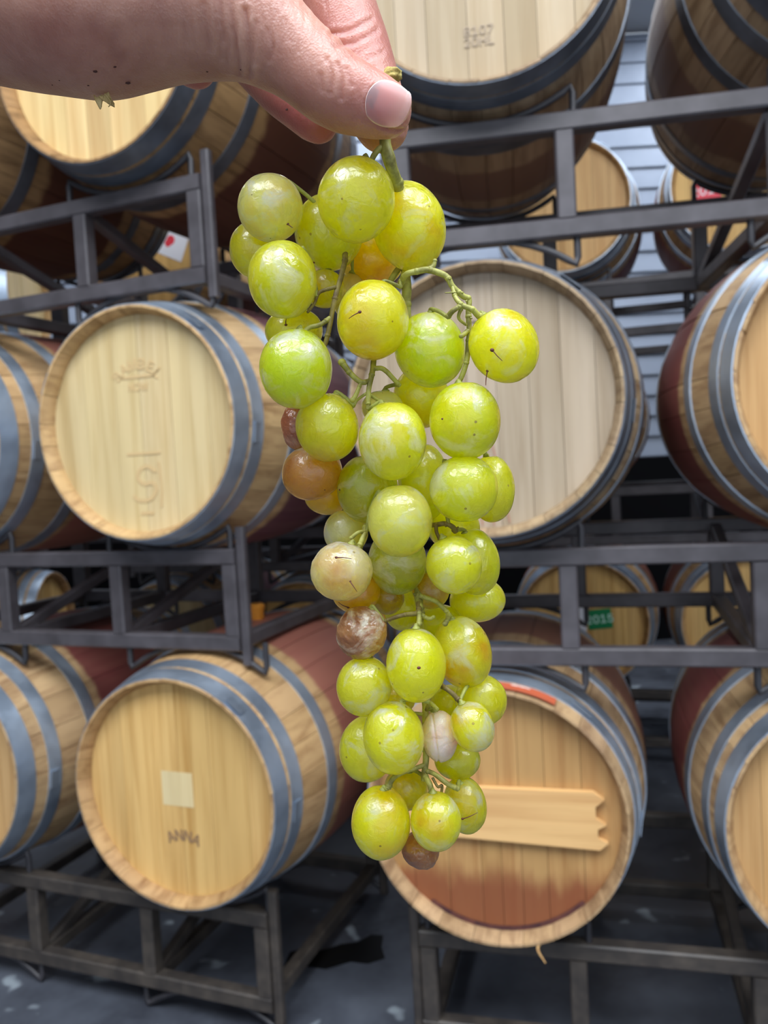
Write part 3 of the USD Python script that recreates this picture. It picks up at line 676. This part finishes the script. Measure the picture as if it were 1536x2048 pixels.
HAND = {
    'thumb': [(-382.2, 80.1, 196.8, 45.1), (-205.5, 45.4, 104.8, 36.3), (-158.6, 29.0, 77.9, 31.3), (-122.0, 17.2, 62.3, 29.4), (-96.9, 8.6, 51.2, 26.9), (-72.6, 6.6, 50.1, 22.3), (-55.4, 4.4, 47.0, 20.1), (-43.4, 1.1, 41.7, 17.6), (-28.8, -3.6, 27.9, 13.1), (-15.6, -8.3, 13.5, 12.1), (-0.6, -12.3, 5.2, 9.4)],
    'index': [(-78.4, 52.3, 141.9, 29.1), (-41.4, 46.7, 130.2, 18.2), (-22.7, 38.9, 94.6, 14.4), (-8.5, 22.1, 40.7, 12.3), (-2.1, 12.7, 14.2, 10.4), (-1.2, 12.1, 10.8, 9.9)],
    'middle': [(-91.5, 61.9, 134.3, 22.0), (-69.2, 61.6, 107.7, 17.1), (-56.3, 53.4, 65.6, 11.8), (-39.2, 46.1, 40.2, 9.7), (-24.7, 37.2, 23.2, 8.3)],
    'ring': [(-114.1, 69.0, 134.5, 22.5), (-100.1, 69.3, 102.2, 15.4), (-88.6, 66.0, 75.8, 11.5), (-73.8, 60.0, 56.8, 8.5)],
    'little': [(-137.8, 77.1, 137.3, 19.9), (-129.7, 77.7, 108.8, 13.1), (-117.4, 74.6, 88.0, 10.1), (-106.4, 69.9, 74.8, 7.5)],
    'palm': [(-205.5, 45.4, 104.8, 36.3), (-130.6, 45.6, 108.3, 36.3), (-78.4, 52.3, 141.9, 29.1)],
    'palm2': [(-130.6, 45.6, 108.3, 36.3), (-114.1, 69.0, 134.5, 22.5), (-91.5, 61.9, 134.3, 22.0)],
}

GREEN = {'pa': (lin(226, 192, 100), lin(206, 156, 74)), 'pa2': (lin(206, 178, 80), lin(196, 146, 66)), 'y': (lin(206, 190, 44), lin(180, 140, 34)),
         'y2': (lin(204, 184, 46), lin(170, 112, 36)), 'yg': (lin(188, 190, 50), lin(176, 158, 36)), 'yg2': (lin(186, 196, 30), lin(170, 170, 30)),
         'g': (lin(158, 180, 44), lin(170, 168, 40)), 'g2': (lin(160, 172, 58), lin(166, 158, 40)), 'vg': (lin(146, 186, 36), lin(168, 186, 40)),
         'g3': (lin(170, 194, 70), lin(150, 170, 60)), 'dg': (lin(112, 142, 36), lin(130, 140, 30)), 'ol': (lin(164, 152, 30), lin(150, 120, 26)),
         'ol2': (lin(178, 164, 44), lin(164, 126, 30)), 'am': (lin(200, 140, 16), lin(170, 98, 14)), 'am2': (lin(176, 116, 50), lin(140, 80, 30)),
         'br': (lin(124, 76, 58), lin(92, 52, 42)), 'br2': (lin(136, 78, 38), lin(104, 52, 28)), 'br3': (lin(112, 78, 30), lin(86, 54, 28)),
         'br4': (lin(112, 80, 64), lin(84, 52, 44)), 'cr': (lin(226, 192, 146), lin(170, 112, 66)), 'cr2': (lin(212, 204, 140), lin(190, 172, 96)),
         'li': (lin(186, 164, 158), lin(160, 104, 72)), 'ly': (lin(208, 200, 84), lin(192, 164, 60)), 'pg': (lin(194, 196, 118), lin(180, 170, 70)),
         'yo': (lin(192, 178, 36), lin(196, 134, 14))}
LABELS = {'br': 'dark brown shrivelled grape', 'br2': 'glossy red-brown grape', 'br3': 'brown grape tucked inside', 'br4': 'wrinkled brown grape', 'cr': 'pinkish cream overripe grape',
          'cr2': 'pale cream grape', 'li': 'lilac-grey dried grape with a crease', 'am': 'deep amber grape', 'am2': 'amber-brown grape', 'vg': 'vivid green grape', 'dg': 'dark green grape',
          'yo': 'yellow grape blushed orange', 'pa': 'pale honey-coloured grape', 'pa2': 'pale amber grape'}
def grape_material(i, ty, bloom):
    dim = {'vg': (.74, .68, .6), 'g': (.82, .76, .6), 'dg': (.7, .62, .5), 'g2': (.82, .78, .7), 'cr': (.50, .45, .36), 'li': (.8, .8, .8), 'pa': (.86, .78, .62), 'am': (.95, .8, .6), 'am2': (.9, .8, .6)}.get(ty, (.92, .88, .5))
    a, b = [tuple(min(.95, c * k * 1.85) for c, k in zip(q, dim)) for q in GREEN[ty]]
    if not ty.startswith(('br', 'li', 'cr', 'pa')): a, b = [(q[0] * .97, q[1] * .95, q[2] * .06) for q in (a, b)]
    dull = ty in ('br', 'br4', 'li')
    white = lin(226, 226, 206) if ty != 'li' else lin(206, 192, 200)
    o = (i * 1.37, i * .73, i * 2.11)
    N = {'tc': ('texture_coordinate', {}), 'm': ('mapping', {'location': o}),
         'n1': ('noise_texture', {'scale': 60.0, 'detail': 2.0}), 'r1': ('rgb_ramp', {'ramp': [(.42, (0, 0, 0)), (.68, (1, 1, 1))]}),
         'c1': ('mix_color', {'a': a, 'b': b}),
         'n2': ('noise_texture', {'scale': 75.0, 'detail': 5.0, 'roughness': .6, 'distortion': .9}),
         'r2': ('rgb_ramp', {'ramp': [(.58 - .13 * bloom, (0, 0, 0)), (.70 - .10 * bloom, (min(1, .72 * bloom + .1),) * 3)]}),
         'c2': ('mix_color', {'b': white}),
         'v': ('voronoi_texture', {'scale': 210.0}), 'vs': ('separate_color', {}),
         'lt': ('math', {'math_type': 'less_than', 'value2': .10}), 'gt': ('math', {'math_type': 'greater_than', 'value2': .80}), 'an': ('math', {'math_type': 'multiply'}),
         'am': ('math', {'math_type': 'multiply', 'value2': .75}), 'c3': ('mix_color', {'b': lin(88, 58, 26)}),
         'n3': ('noise_texture', {'scale': 330.0, 'detail': 3.0, 'distortion': 1.2}), 'nn': ('math', {'math_type': 'multiply_add', 'value2': 2.2}), 'bu': ('bump', {'strength': .5 if not dull else .8, 'distance': .0006}),
         'n4': ('noise_texture', {'scale': 130.0, 'detail': 2.0}), 'rr': ('map_range', {'from_min': .38, 'from_max': .62, 'to_min': .26 if not dull else .3, 'to_max': .62 if not dull else .6, 'clamp': True}),
         'p': ('principled_bsdf', {'subsurface_method': 'random_walk', 'transmission_weight': .14 if not dull else 0.0, 'subsurface_weight': 1.0 if not dull else .7, 'subsurface_scale': .011 if not dull else .003, 'subsurface_radius': (1.0, .9, .06) if not dull else (1.0, .5, .25),
                                   'specular_ior_level': .7, 'ior': 1.45, 'coat_weight': .7 if not dull else .6, 'coat_roughness': .10, 'coat_ior': 1.45})}
    K = [('tc.object', 'm.vector'), *[('m.vector', k + '.vector') for k in ('n1', 'n2', 'n3', 'n4', 'v')], ('n1.fac', 'r1.fac'), ('r1.color', 'c1.fac'),
         ('n2.fac', 'r2.fac'), ('r2.color', 'c2.fac'), ('c1.result', 'c2.a'), ('v.color', 'vs.color'), ('v.distance', 'lt.value1'), ('vs.r', 'gt.value1'),
         ('lt.value', 'an.value1'), ('gt.value', 'an.value2'), ('an.value', 'am.value1'), ('am.value', 'c3.fac'), ('c2.result', 'c3.a'), ('c3.result', 'p.base_color'),
         ('n4.fac', 'nn.value1'), ('n3.fac', 'nn.value3'), ('nn.value', 'bu.height'), ('bu.normal', 'p.normal'), ('bu.normal', 'p.coat_normal'), ('n4.fac', 'rr.value'), ('rr.result', 'p.roughness')]
    return material(f'grape_skin_{i:02d}', N, K)
M['stem'] = mottled('grape_stem', lin(104, 98, 44), lin(166, 166, 84), 160.0, .55, bump=.0006, lo=.34, hi=.6)
M['stem_brown'] = mottled('grape_stem_brown', lin(84, 66, 36), lin(130, 118, 58), 190.0, .6, bump=.0006)
M['pedicel'] = mottled('grape_pedicel', lin(112, 112, 44), lin(160, 166, 84), 160.0, .5, bump=.0004)
M['stem_cut'] = mottled('cut_stem_end', lin(150, 132, 66), lin(206, 190, 112), 400.0, .8, bump=.001)
M['speck'] = plain('dried_flower_bit', lin(92, 44, 30), .6)

bunch = thing('grape_bunch', 'hanging bunch of mixed green, yellow and brown grapes, pinched by its stem', 'grapes', PINCH)
ico = trimesh.creation.icosphere(5)
ico3 = trimesh.creation.icosphere(4)
ELL = []
for i, (x, y, z, rx, rz, tilt, ty, bloom) in enumerate(GRAPES):
    front = rx > 0
    v = ico.vertices.copy()
    r = np.random.default_rng(400 + i)
    amp = {'br': .10, 'br4': .12, 'li': .05, 'cr': .05, 'br2': .035}.get(ty, .022)
    nz = meshkit.fbm(v * 1.15 + r.uniform(0, 50, 3), 2, 5) - .5
    fine = meshkit.fbm(v * 4.5 + r.uniform(0, 50, 3), 3, 9) - .5
    k = 1 + amp * 2 * nz + (amp * .9 if amp > .04 else .006) * fine
    k -= .05 * np.exp(-((1 - v[:, 2]) / .025)) + .012 * np.exp(-((1 + v[:, 2]) / .006))      # hollow round the stem, the scar at the far end
    if ty == 'li':
        k -= .07 * np.exp(-((v[:, 0] + .28 + .12 * v[:, 2]) / .06) ** 2) * (v[:, 1] < 0)
    v = v * k[:, None] * np.array([rx, (rx * .75 + rz * .25), rz]) / 1000
    t = math.radians(tilt); c, s = math.cos(t), math.sin(t)
    v = np.stack([c * v[:, 0] + s * v[:, 2], v[:, 1], -s * v[:, 0] + c * v[:, 2]], 1)
    g = obj('grape', trimesh.Trimesh(v, ico.faces, process=False), grape_material(i, ty, bloom), bunch, LABELS.get(ty), smooth=True, loc=np.array([x, y, z]) / 1000)
    ELL.append((g, np.array([x, y, z]), np.array([rx, rx * .75 + rz * .25, rz]), np.array([[c, 0, s], [0, 1, 0], [-s, 0, c]])))

stem = node('stem', bunch)
allpts = []
for i, (pts, r0, r1) in enumerate(STEMS):
    p = smooth_path(np.array(pts), 7)
    rr = np.linspace(r0, r1, len(p)) * (1 + .16 * (meshkit.noise(p * .35 + i * 7) - .5))
    p = p + (np.stack([meshkit.noise(p * .16 + k * 31) for k in range(3)], 1) - .5) * .9 * min(1, r0)
    m = sweep(p, rr, 10)
    knots = []
    for q in np.linspace(.15 if i else .27, .95, max(2, int(len(p) / 9))):              # swollen nodes and broken stubs
        j = int(q * (len(p) - 1)); b = trimesh.creation.icosphere(2, rr[j] * 1.18); b.apply_scale((1, 1, .9)); b.apply_translation(p[j]); knots.append(b)
        if i in (5, 11, 15, 19, 22, 0) and q > .2:
            d = np.random.default_rng(i * 20 + j).normal(size=3); d /= np.linalg.norm(d)
            knots.append(sweep([p[j], p[j] + d * rr[j] * 1.9], [rr[j] * .42, rr[j] * .3], 6))
    m = cat([m] + knots); m.apply_scale(.001)
    brown = i in (2, 3, 19, 22, 23, 26, 31)
    obj('stalk' if i == 0 else 'branch', m, M['stem_brown' if brown else 'stem'], stem, 'cut main stalk' if i == 0 else None, smooth=60)
    allpts.append(p)
e = np.array(STEMS[0][0][0]); cap = trimesh.creation.icosphere(3, 1.0); cv = cap.vertices.copy()
cap.vertices = cv * (np.array([3.3, 2.6, 2.6]) * (1 + .5 * (meshkit.fbm(cv * 2.2, 3, 3) - .5))[:, None]) + e + (0, 0, -.4)
cap.apply_scale(.001); obj('cut_end', cap, M['stem_cut'], stem, 'frayed pale cut end of the stalk')
allpts = np.vstack(allpts)
for (g, c, r, R) in ELL:                                               # the little stalk that holds each berry
    up = R @ np.array([0, 0, 1.0])
    d = allpts - c; dist = np.linalg.norm(d, axis=1)
    cost = np.where(dist < r.max() * .9, 99, 0) + dist - .55 * (d @ up) * (d @ up > 0)
    q = allpts[np.argmin(cost)]
    dq = (q - c) / np.linalg.norm(q - c)
    a = up * .75 + dq * .5; a /= np.linalg.norm(a)
    la = R.T @ a; k = 1 / math.sqrt(((la / r) ** 2).sum()); top = c + a * k * .97
    if np.linalg.norm(q - top) < 32:
        mid = (top + q) / 2 + a * .12 * np.linalg.norm(q - top)
        p = smooth_path([q, mid, top + a * 1.2, top], 5)
        m = sweep(p, np.concatenate([np.full(len(p) - 4, .72), [.85, 1.15, 1.45, 1.5]]), 8); m.apply_scale(.001)
        obj('pedicel', m, M['pedicel'], stem, smooth=60)
eye = (np.array(CAM_POS) - PINCH) * 1000
for k, (p, q, s) in enumerate(SPECKS):                                   # dried flower bits stuck to berries
    best = None
    for (g, c, r, R) in ELL:
        o = R.T @ (eye - c) / r; d = R.T @ (np.array(p) - eye) / r
        A, B, C = d @ d, o @ d, o @ o - 1; D = B * B - A * C
        if D > 0:
            t = (-B - math.sqrt(D)) / A
            if best is None or t < best[0]: best = (t, g, c)
    if best is None: continue
    t, g, c = best; h = eye + t * (np.array(p) - eye); h2 = eye + t * (np.array(q) - eye) + (0, -.4, 0)
    n = (h - c) / np.linalg.norm(h - c)
    b = trimesh.creation.icosphere(2, s * .55); b.apply_scale((1, .6, .8)); b.apply_translation(h - c); ms = [b]
    if np.linalg.norm(h2 - h) > .5:
        ms.append(sweep(smooth_path([h - c, (h + h2) / 2 - c + n * .5, h2 - c + n * .2], 4), np.linspace(.22, .10, 9), 5))
    m = cat(ms); m.apply_scale(.001)
    obj('flower_bit', m, M['speck'], g, 'dark dried flower bit', smooth=60)

# ------------------------------------------------------------------ the hand
def to_px(v):
    q = np.asarray(v) - np.array(CAM_POS); d = q @ np.array(FWD)
    return np.stack([768 + FOCAL_PX * (q @ np.array(RIGHT)) / d, 1024 - FOCAL_PX * (q @ np.array(UP)) / d], -1)
def skin():
    N = {'tc': ('texture_coordinate', {}), 'n1': ('noise_texture', {'scale': 38.0, 'detail': 3.0}), 'n2': ('noise_texture', {'scale': 260.0, 'detail': 3.0}),
         'at': ('attribute', {'attribute': 'flush'}),
         'r1': ('rgb_ramp', {'ramp': [(.3, lin(160, 110, 97)), (.5, lin(178, 130, 114)), (.7, lin(192, 146, 128))]}),
         'm1': ('mix_color', {'b': lin(186, 104, 102)}),
         'r2': ('rgb_ramp', {'ramp': [(.3, (.93, .90, .88)), (.6, (1, 1, 1))]}), 'mu': ('mix_color', {'blend_type': 'multiply', 'fac': 1.0}),
         'mp': ('mapping', {'scale': (520.0, 520.0, 150.0), 'rotation': (0, .25, 0)}), 'wn': ('noise_texture', {'scale': 1.0, 'detail': 3.0, 'distortion': .5}),
         'v': ('voronoi_texture', {'scale': 1150.0}), 'ad': ('math', {'math_type': 'multiply_add', 'value2': .45}),
         'bu': ('bump', {'strength': .45, 'distance': .0006}),
         'p': ('principled_bsdf', {'subsurface_method': 'random_walk_skin', 'subsurface_weight': .9, 'subsurface_scale': .0035, 'subsurface_radius': (1.0, .38, .22), 'roughness': .42, 'specular_ior_level': .45})}
    K = [('tc.object', 'n1.vector'), ('tc.object', 'n2.vector'), ('tc.object', 'v.vector'), ('tc.object', 'mp.vector'), ('mp.vector', 'wn.vector'), ('n1.fac', 'r1.fac'), ('r1.color', 'm1.a'),
         ('at.fac', 'm1.fac'), ('n2.fac', 'r2.fac'), ('m1.result', 'mu.a'), ('r2.color', 'mu.b'), ('mu.result', 'p.base_color'),
         ('v.distance', 'ad.value1'), ('wn.fac', 'ad.value3'), ('ad.value', 'bu.height'), ('bu.normal', 'p.normal')]
    return material('skin', N, K)
M['skin'] = skin()
M['nail'] = material('nail', {'p': ('principled_bsdf', {'base_color': lin(190, 122, 120), 'subsurface_weight': .8, 'subsurface_scale': .002, 'subsurface_radius': (1, .5, .4), 'roughness': .36, 'specular_ior_level': .4})})
M['dirt'] = plain('dark_crumb', lin(70, 34, 30), .7)
M['dry_leaf'] = mottled('dry_petal', lin(150, 122, 58), lin(206, 184, 130), 300.0, .7)
hand = thing('hand', 'bare hand reaching in from the upper left, thumb and forefinger pinching the stem', 'hand', PINCH)
def bone(a, b):
    sp = [m3.Manifold.sphere(r / 1000, 40).translate((x / 1000, y / 1000, z / 1000)) for x, y, z, r in (a, b)]
    return m3.Manifold.batch_hull(sp)
bones = [bone(a, b) for ch in HAND.values() for a, b in zip(ch[:-1], ch[1:])]
body = m3.Manifold.batch_boolean(bones, m3.OpType.Add).refine_to_length(.0017)
mm_ = body.to_mesh()
hm = trimesh.Trimesh(mm_.vert_properties[:, :3], mm_.tri_verts, process=True)
trimesh.smoothing.filter_laplacian(hm, lamb=.5, iterations=22, volume_constraint=False)
trimesh.smoothing.filter_taubin(hm, iterations=10)
def split_conforming(m, sel):
    """Splits the chosen triangles in four and their neighbours to match, so that no crack opens."""
    v, f = m.vertices, m.faces
    e = np.sort(f[:, [[0, 1], [1, 2], [2, 0]]].reshape(-1, 2), axis=1)
    ue, inv = np.unique(e, axis=0, return_inverse=True); inv = inv.reshape(-1, 3)
    mark = np.zeros(len(ue), bool); mark[inv[sel].ravel()] = True
    mid = np.full(len(ue), -1); mid[mark] = len(v) + np.arange(mark.sum())
    nv = np.vstack([v, v[ue[mark]].mean(1)]); M_ = mid[inv]; k = (M_ >= 0).sum(1); out = [f[k == 0]]
    q, w = f[k == 3], M_[k == 3]
    out += [np.stack([q[:, 0], w[:, 0], w[:, 2]], 1), np.stack([q[:, 1], w[:, 1], w[:, 0]], 1), np.stack([q[:, 2], w[:, 2], w[:, 1]], 1), w]
    for r in range(3):
        a_, b_, c_ = r, (r + 1) % 3, (r + 2) % 3
        s1 = (k == 1) & (M_[:, a_] >= 0); q, w = f[s1], M_[s1]
        out += [np.stack([q[:, a_], w[:, a_], q[:, c_]], 1), np.stack([w[:, a_], q[:, b_], q[:, c_]], 1)]
        s2 = (k == 2) & (M_[:, a_] >= 0) & (M_[:, b_] >= 0); q, w = f[s2], M_[s2]
        out += [np.stack([w[:, a_], q[:, b_], w[:, b_]], 1), np.stack([q[:, a_], w[:, a_], w[:, b_]], 1), np.stack([q[:, a_], w[:, b_], q[:, c_]], 1)]
    return trimesh.Trimesh(nv, np.vstack(out), process=False)
near = to_px(hm.triangles_center + PINCH)
hm = split_conforming(hm, np.nonzero((near[:, 0] > -40) & (near[:, 1] > -50) & (hm.face_normals[:, 1] < .3))[0])
trimesh.smoothing.filter_taubin(hm, iterations=8)
near = to_px(hm.triangles_center + PINCH)
hm = split_conforming(hm, np.nonzero((near[:, 0] > 340) & (near[:, 0] < 830) & (near[:, 1] > -30) & (hm.face_normals[:, 1] < .2))[0])
trimesh.smoothing.filter_taubin(hm, iterations=3)
px = to_px(hm.vertices + PINCH); vn = hm.vertex_normals
facing = (vn @ (-np.array(FWD)))
CREASES = [([(458, -10), (466, 50), (474, 110), (480, 150)], .42, 5), ([(490, 20), (496, 70), (499, 120), (497, 150)], .60, 5), ([(512, 45), (506, 80), (510, 125)], .25, 4), ([(440, 0), (447, 80)], .3, 5), ([(405, 10), (415, 100)], .28, 6),
           ([(360, -10), (372, 80)], .25, 7), ([(318, 0), (332, 90)], .22, 7), ([(230, 60), (226, 100), (240, 130)], .3, 8), 
           ([(655, 118), (664, 150), (660, 186)], .30, 4), ([(676, 128), (684, 158), (682, 196)], .36, 4), ([(694, 138), (702, 170)], .28, 4), ([(640, 150), (646, 180)], .22, 4),
           ([(536, 60), (545, 90), (540, 120)], .2, 4), ([(570, 40), (580, 80)], .15, 5),
           ([(664, 66), (700, 60), (742, 38)], .4, 4), ([(672, 90), (712, 84), (752, 62)], .35, 4), ([(735, 118), (765, 104)], .2, 4),
           ([(738, 196), (735, 214), (748, 236), (775, 258), (806, 262)], .55, 4), ([(740, 190), (752, 176), (778, 178)], .35, 4)]
rs = np.random.default_rng(5)
for k in range(34):                                                      # fine wrinkles running across the ball of the thumb
    x0 = 340 + k * 9.4 + rs.uniform(-3, 3); y0, ln = rs.uniform(-10, 60), rs.uniform(45, 110)
    CREASES.append(([(x0, y0), (x0 + 5 + rs.uniform(-2, 2), y0 + ln * .5), (x0 + 4 + rs.uniform(-5, 5), y0 + ln)], rs.uniform(.05, .13), rs.uniform(2.4, 3.6)))
dsp = np.zeros(len(px))
for pl, dep, sg in CREASES:
    pl = smooth_path(np.array([(a, b, 0) for a, b in pl]), 44)[:, :2]
    box_ = (px[:, 0] > pl[:, 0].min() - 30) & (px[:, 0] < pl[:, 0].max() + 30) & (px[:, 1] > pl[:, 1].min() - 30) & (px[:, 1] < pl[:, 1].max() + 30) & (facing > 0)
    idx = np.nonzero(box_)[0]
    if len(idx):
        dd = np.min(np.linalg.norm(px[idx][:, None] - pl[None], axis=2), axis=1)
        sg = sg * 1.25
        dsp[idx] -= dep * (np.exp(-(dd / sg) ** 2) - .35 * np.exp(-((dd - 2.2 * sg) / sg) ** 2))
dsp = dsp * 1.0 + .4 * (meshkit.fbm(hm.vertices * 45, 2, 4) - .5)
hm.vertices = hm.vertices + vn * (dsp / 1000)[:, None]
trimesh.smoothing.filter_taubin(hm, iterations=1)
hv, hf, hn = meshkit.arrays(hm, True)
hp = obj('body', (hv, hf), M['skin'], hand, smooth=True)
rel = hv * 1000
tip = lambda c, s: np.exp(-(np.linalg.norm(rel - np.array(c), axis=1) / s) ** 2)
flush = np.clip(.5 * tip(HAND['thumb'][-1][:3], 17) + .30 * tip(HAND['index'][-3][:3], 30) + .9 * tip(HAND['middle'][-1][:3], 26) + .8 * tip(HAND['ring'][-1][:3], 24), 0, .9)
UsdGeom.PrimvarsAPI(UsdGeom.Mesh(hp)).CreatePrimvar('flush', Sdf.ValueTypeNames.FloatArray, 'vertex').Set(Vt.FloatArray.FromNumpy(flush.astype(np.float32)))
# thumbnail, lying on the last joint's outer side
A, B = np.array(HAND['thumb'][-2][:3]), np.array(HAND['thumb'][-1][:3])
u = (B - A) / np.linalg.norm(B - A); c0 = np.array([.12, -1, -.22]); c0 = c0 - u * (c0 @ u); c0 /= np.linalg.norm(c0); w = np.cross(u, c0)
def nail_pt(s, ph, lift):
    r = 10.1 - .16 * max(s, 0) ** 1.25 * .55
    p = B + u * s
    return p + (r + lift) * (math.cos(ph) * c0 + math.sin(ph) * w)
gs, gp = np.linspace(-1, 1, 22), np.linspace(-1, 1, 22)
rows = []
for lift in (.15, -.9):
    rows.append([[nail_pt(3.9 + 7.0 * a * math.sqrt(1 - .48 * b * b), .74 * b * math.sqrt(1 - .36 * a * a), lift + (.25 if a > .75 else 0)) for b in gp] for a in gs])
P0, P1 = np.array(rows[0]), np.array(rows[1])
v0, f0 = grid_mesh(P0); v1, f1 = grid_mesh(P1)
edge = [i for i in range(22)] + [22 * i + 21 for i in range(1, 22)] + [22 * 21 + i for i in range(20, -1, -1)] + [22 * i for i in range(20, 0, -1)]
n0 = len(v0); ef = []
for a, b in zip(edge, edge[1:] + edge[:1]): ef += [[a, b, b + n0], [a, b + n0, a + n0]]
nm = fix((np.vstack([v0, v1]) / 1000, np.vstack([f0, f1[:, ::-1] + n0, ef])))
obj('thumbnail', nm, M['nail'], hand, 'short pink thumbnail', smooth=50)

for x, y, s in ((190, 150, 2.0), (232, 140, 1.4), (258, 172, 2.4), (176, 178, 1.2), (120, 168, .9), (415, 150, 1.2), (480, 146, 1.0), (568, 222, 1.8), (104, 176, .8), (700, 68, .5)):     # crumbs stuck to the skin
    cand = np.nonzero((np.linalg.norm(px - (x, y), axis=1) < 7) & (facing > -.2))[0]
    if len(cand) == 0: continue
    j = cand[np.argmin(to_px(hm.vertices[cand] + PINCH)[:, 1] * 0 + hm.vertices[cand][:, 1])]
    b = trimesh.creation.icosphere(2, .3 * s / 1000); b.vertices = b.vertices * (1.0 + .8 * (meshkit.noise(b.vertices * 3000 + x) - .5))[:, None] * (1.2, .7, .6); b.apply_translation(hm.vertices[j])
    obj('crumb', b, M['dirt'], hand, 'dark crumb stuck to the skin', smooth=60)
j = np.argmin(np.linalg.norm(px - (203, 192), axis=1) + (facing < -.3) * 99)
o = hm.vertices[j] + PINCH - (0, .0008, .0012)
scrap = thing('dried_petal_scrap', 'curled scrap of dry yellowish plant skin stuck under the palm', 'scrap', o)
def petal(c, w, h, curl, rot):
    a, b = np.meshgrid(np.linspace(-1, 1, 7), np.linspace(0, 1, 7), indexing='ij')
    P = np.stack([a * w * (1 - .75 * b ** 1.5) + curl * b * b, -.8 * a * a + .6 * b, -h * b + .6 * np.sin(3 * a)], -1)
    P2 = P + (0, .25, 0)
    v, f = grid_mesh(np.concatenate([P, P2[::-1]], 0)); m = fix((v, f))
    m.apply_transform(trimesh.transformations.rotation_matrix(rot, (0, 1, 0))); m.apply_translation(c); m.apply_scale(.001); return m
obj('petal', petal((-.6, 0, .6), 1.7, 3.6, 1.0, .25), M['dry_leaf'], scrap, smooth=50)
obj('petal', petal((1.2, -.4, 1.0), 1.8, 4.6, 1.6, -.35), M['dry_leaf'], scrap, smooth=50)
obj('curl', (lambda m: (m.apply_scale(.001), m)[1])(sweep(smooth_path([(1.5, -.3, 1.0), (2.8, -.5, -.8), (3.3, -.6, -2.4), (2.4, -.6, -3.4)], 5), np.linspace(.35, .16, 16), 6)), M['dry_leaf'], scrap, smooth=60)
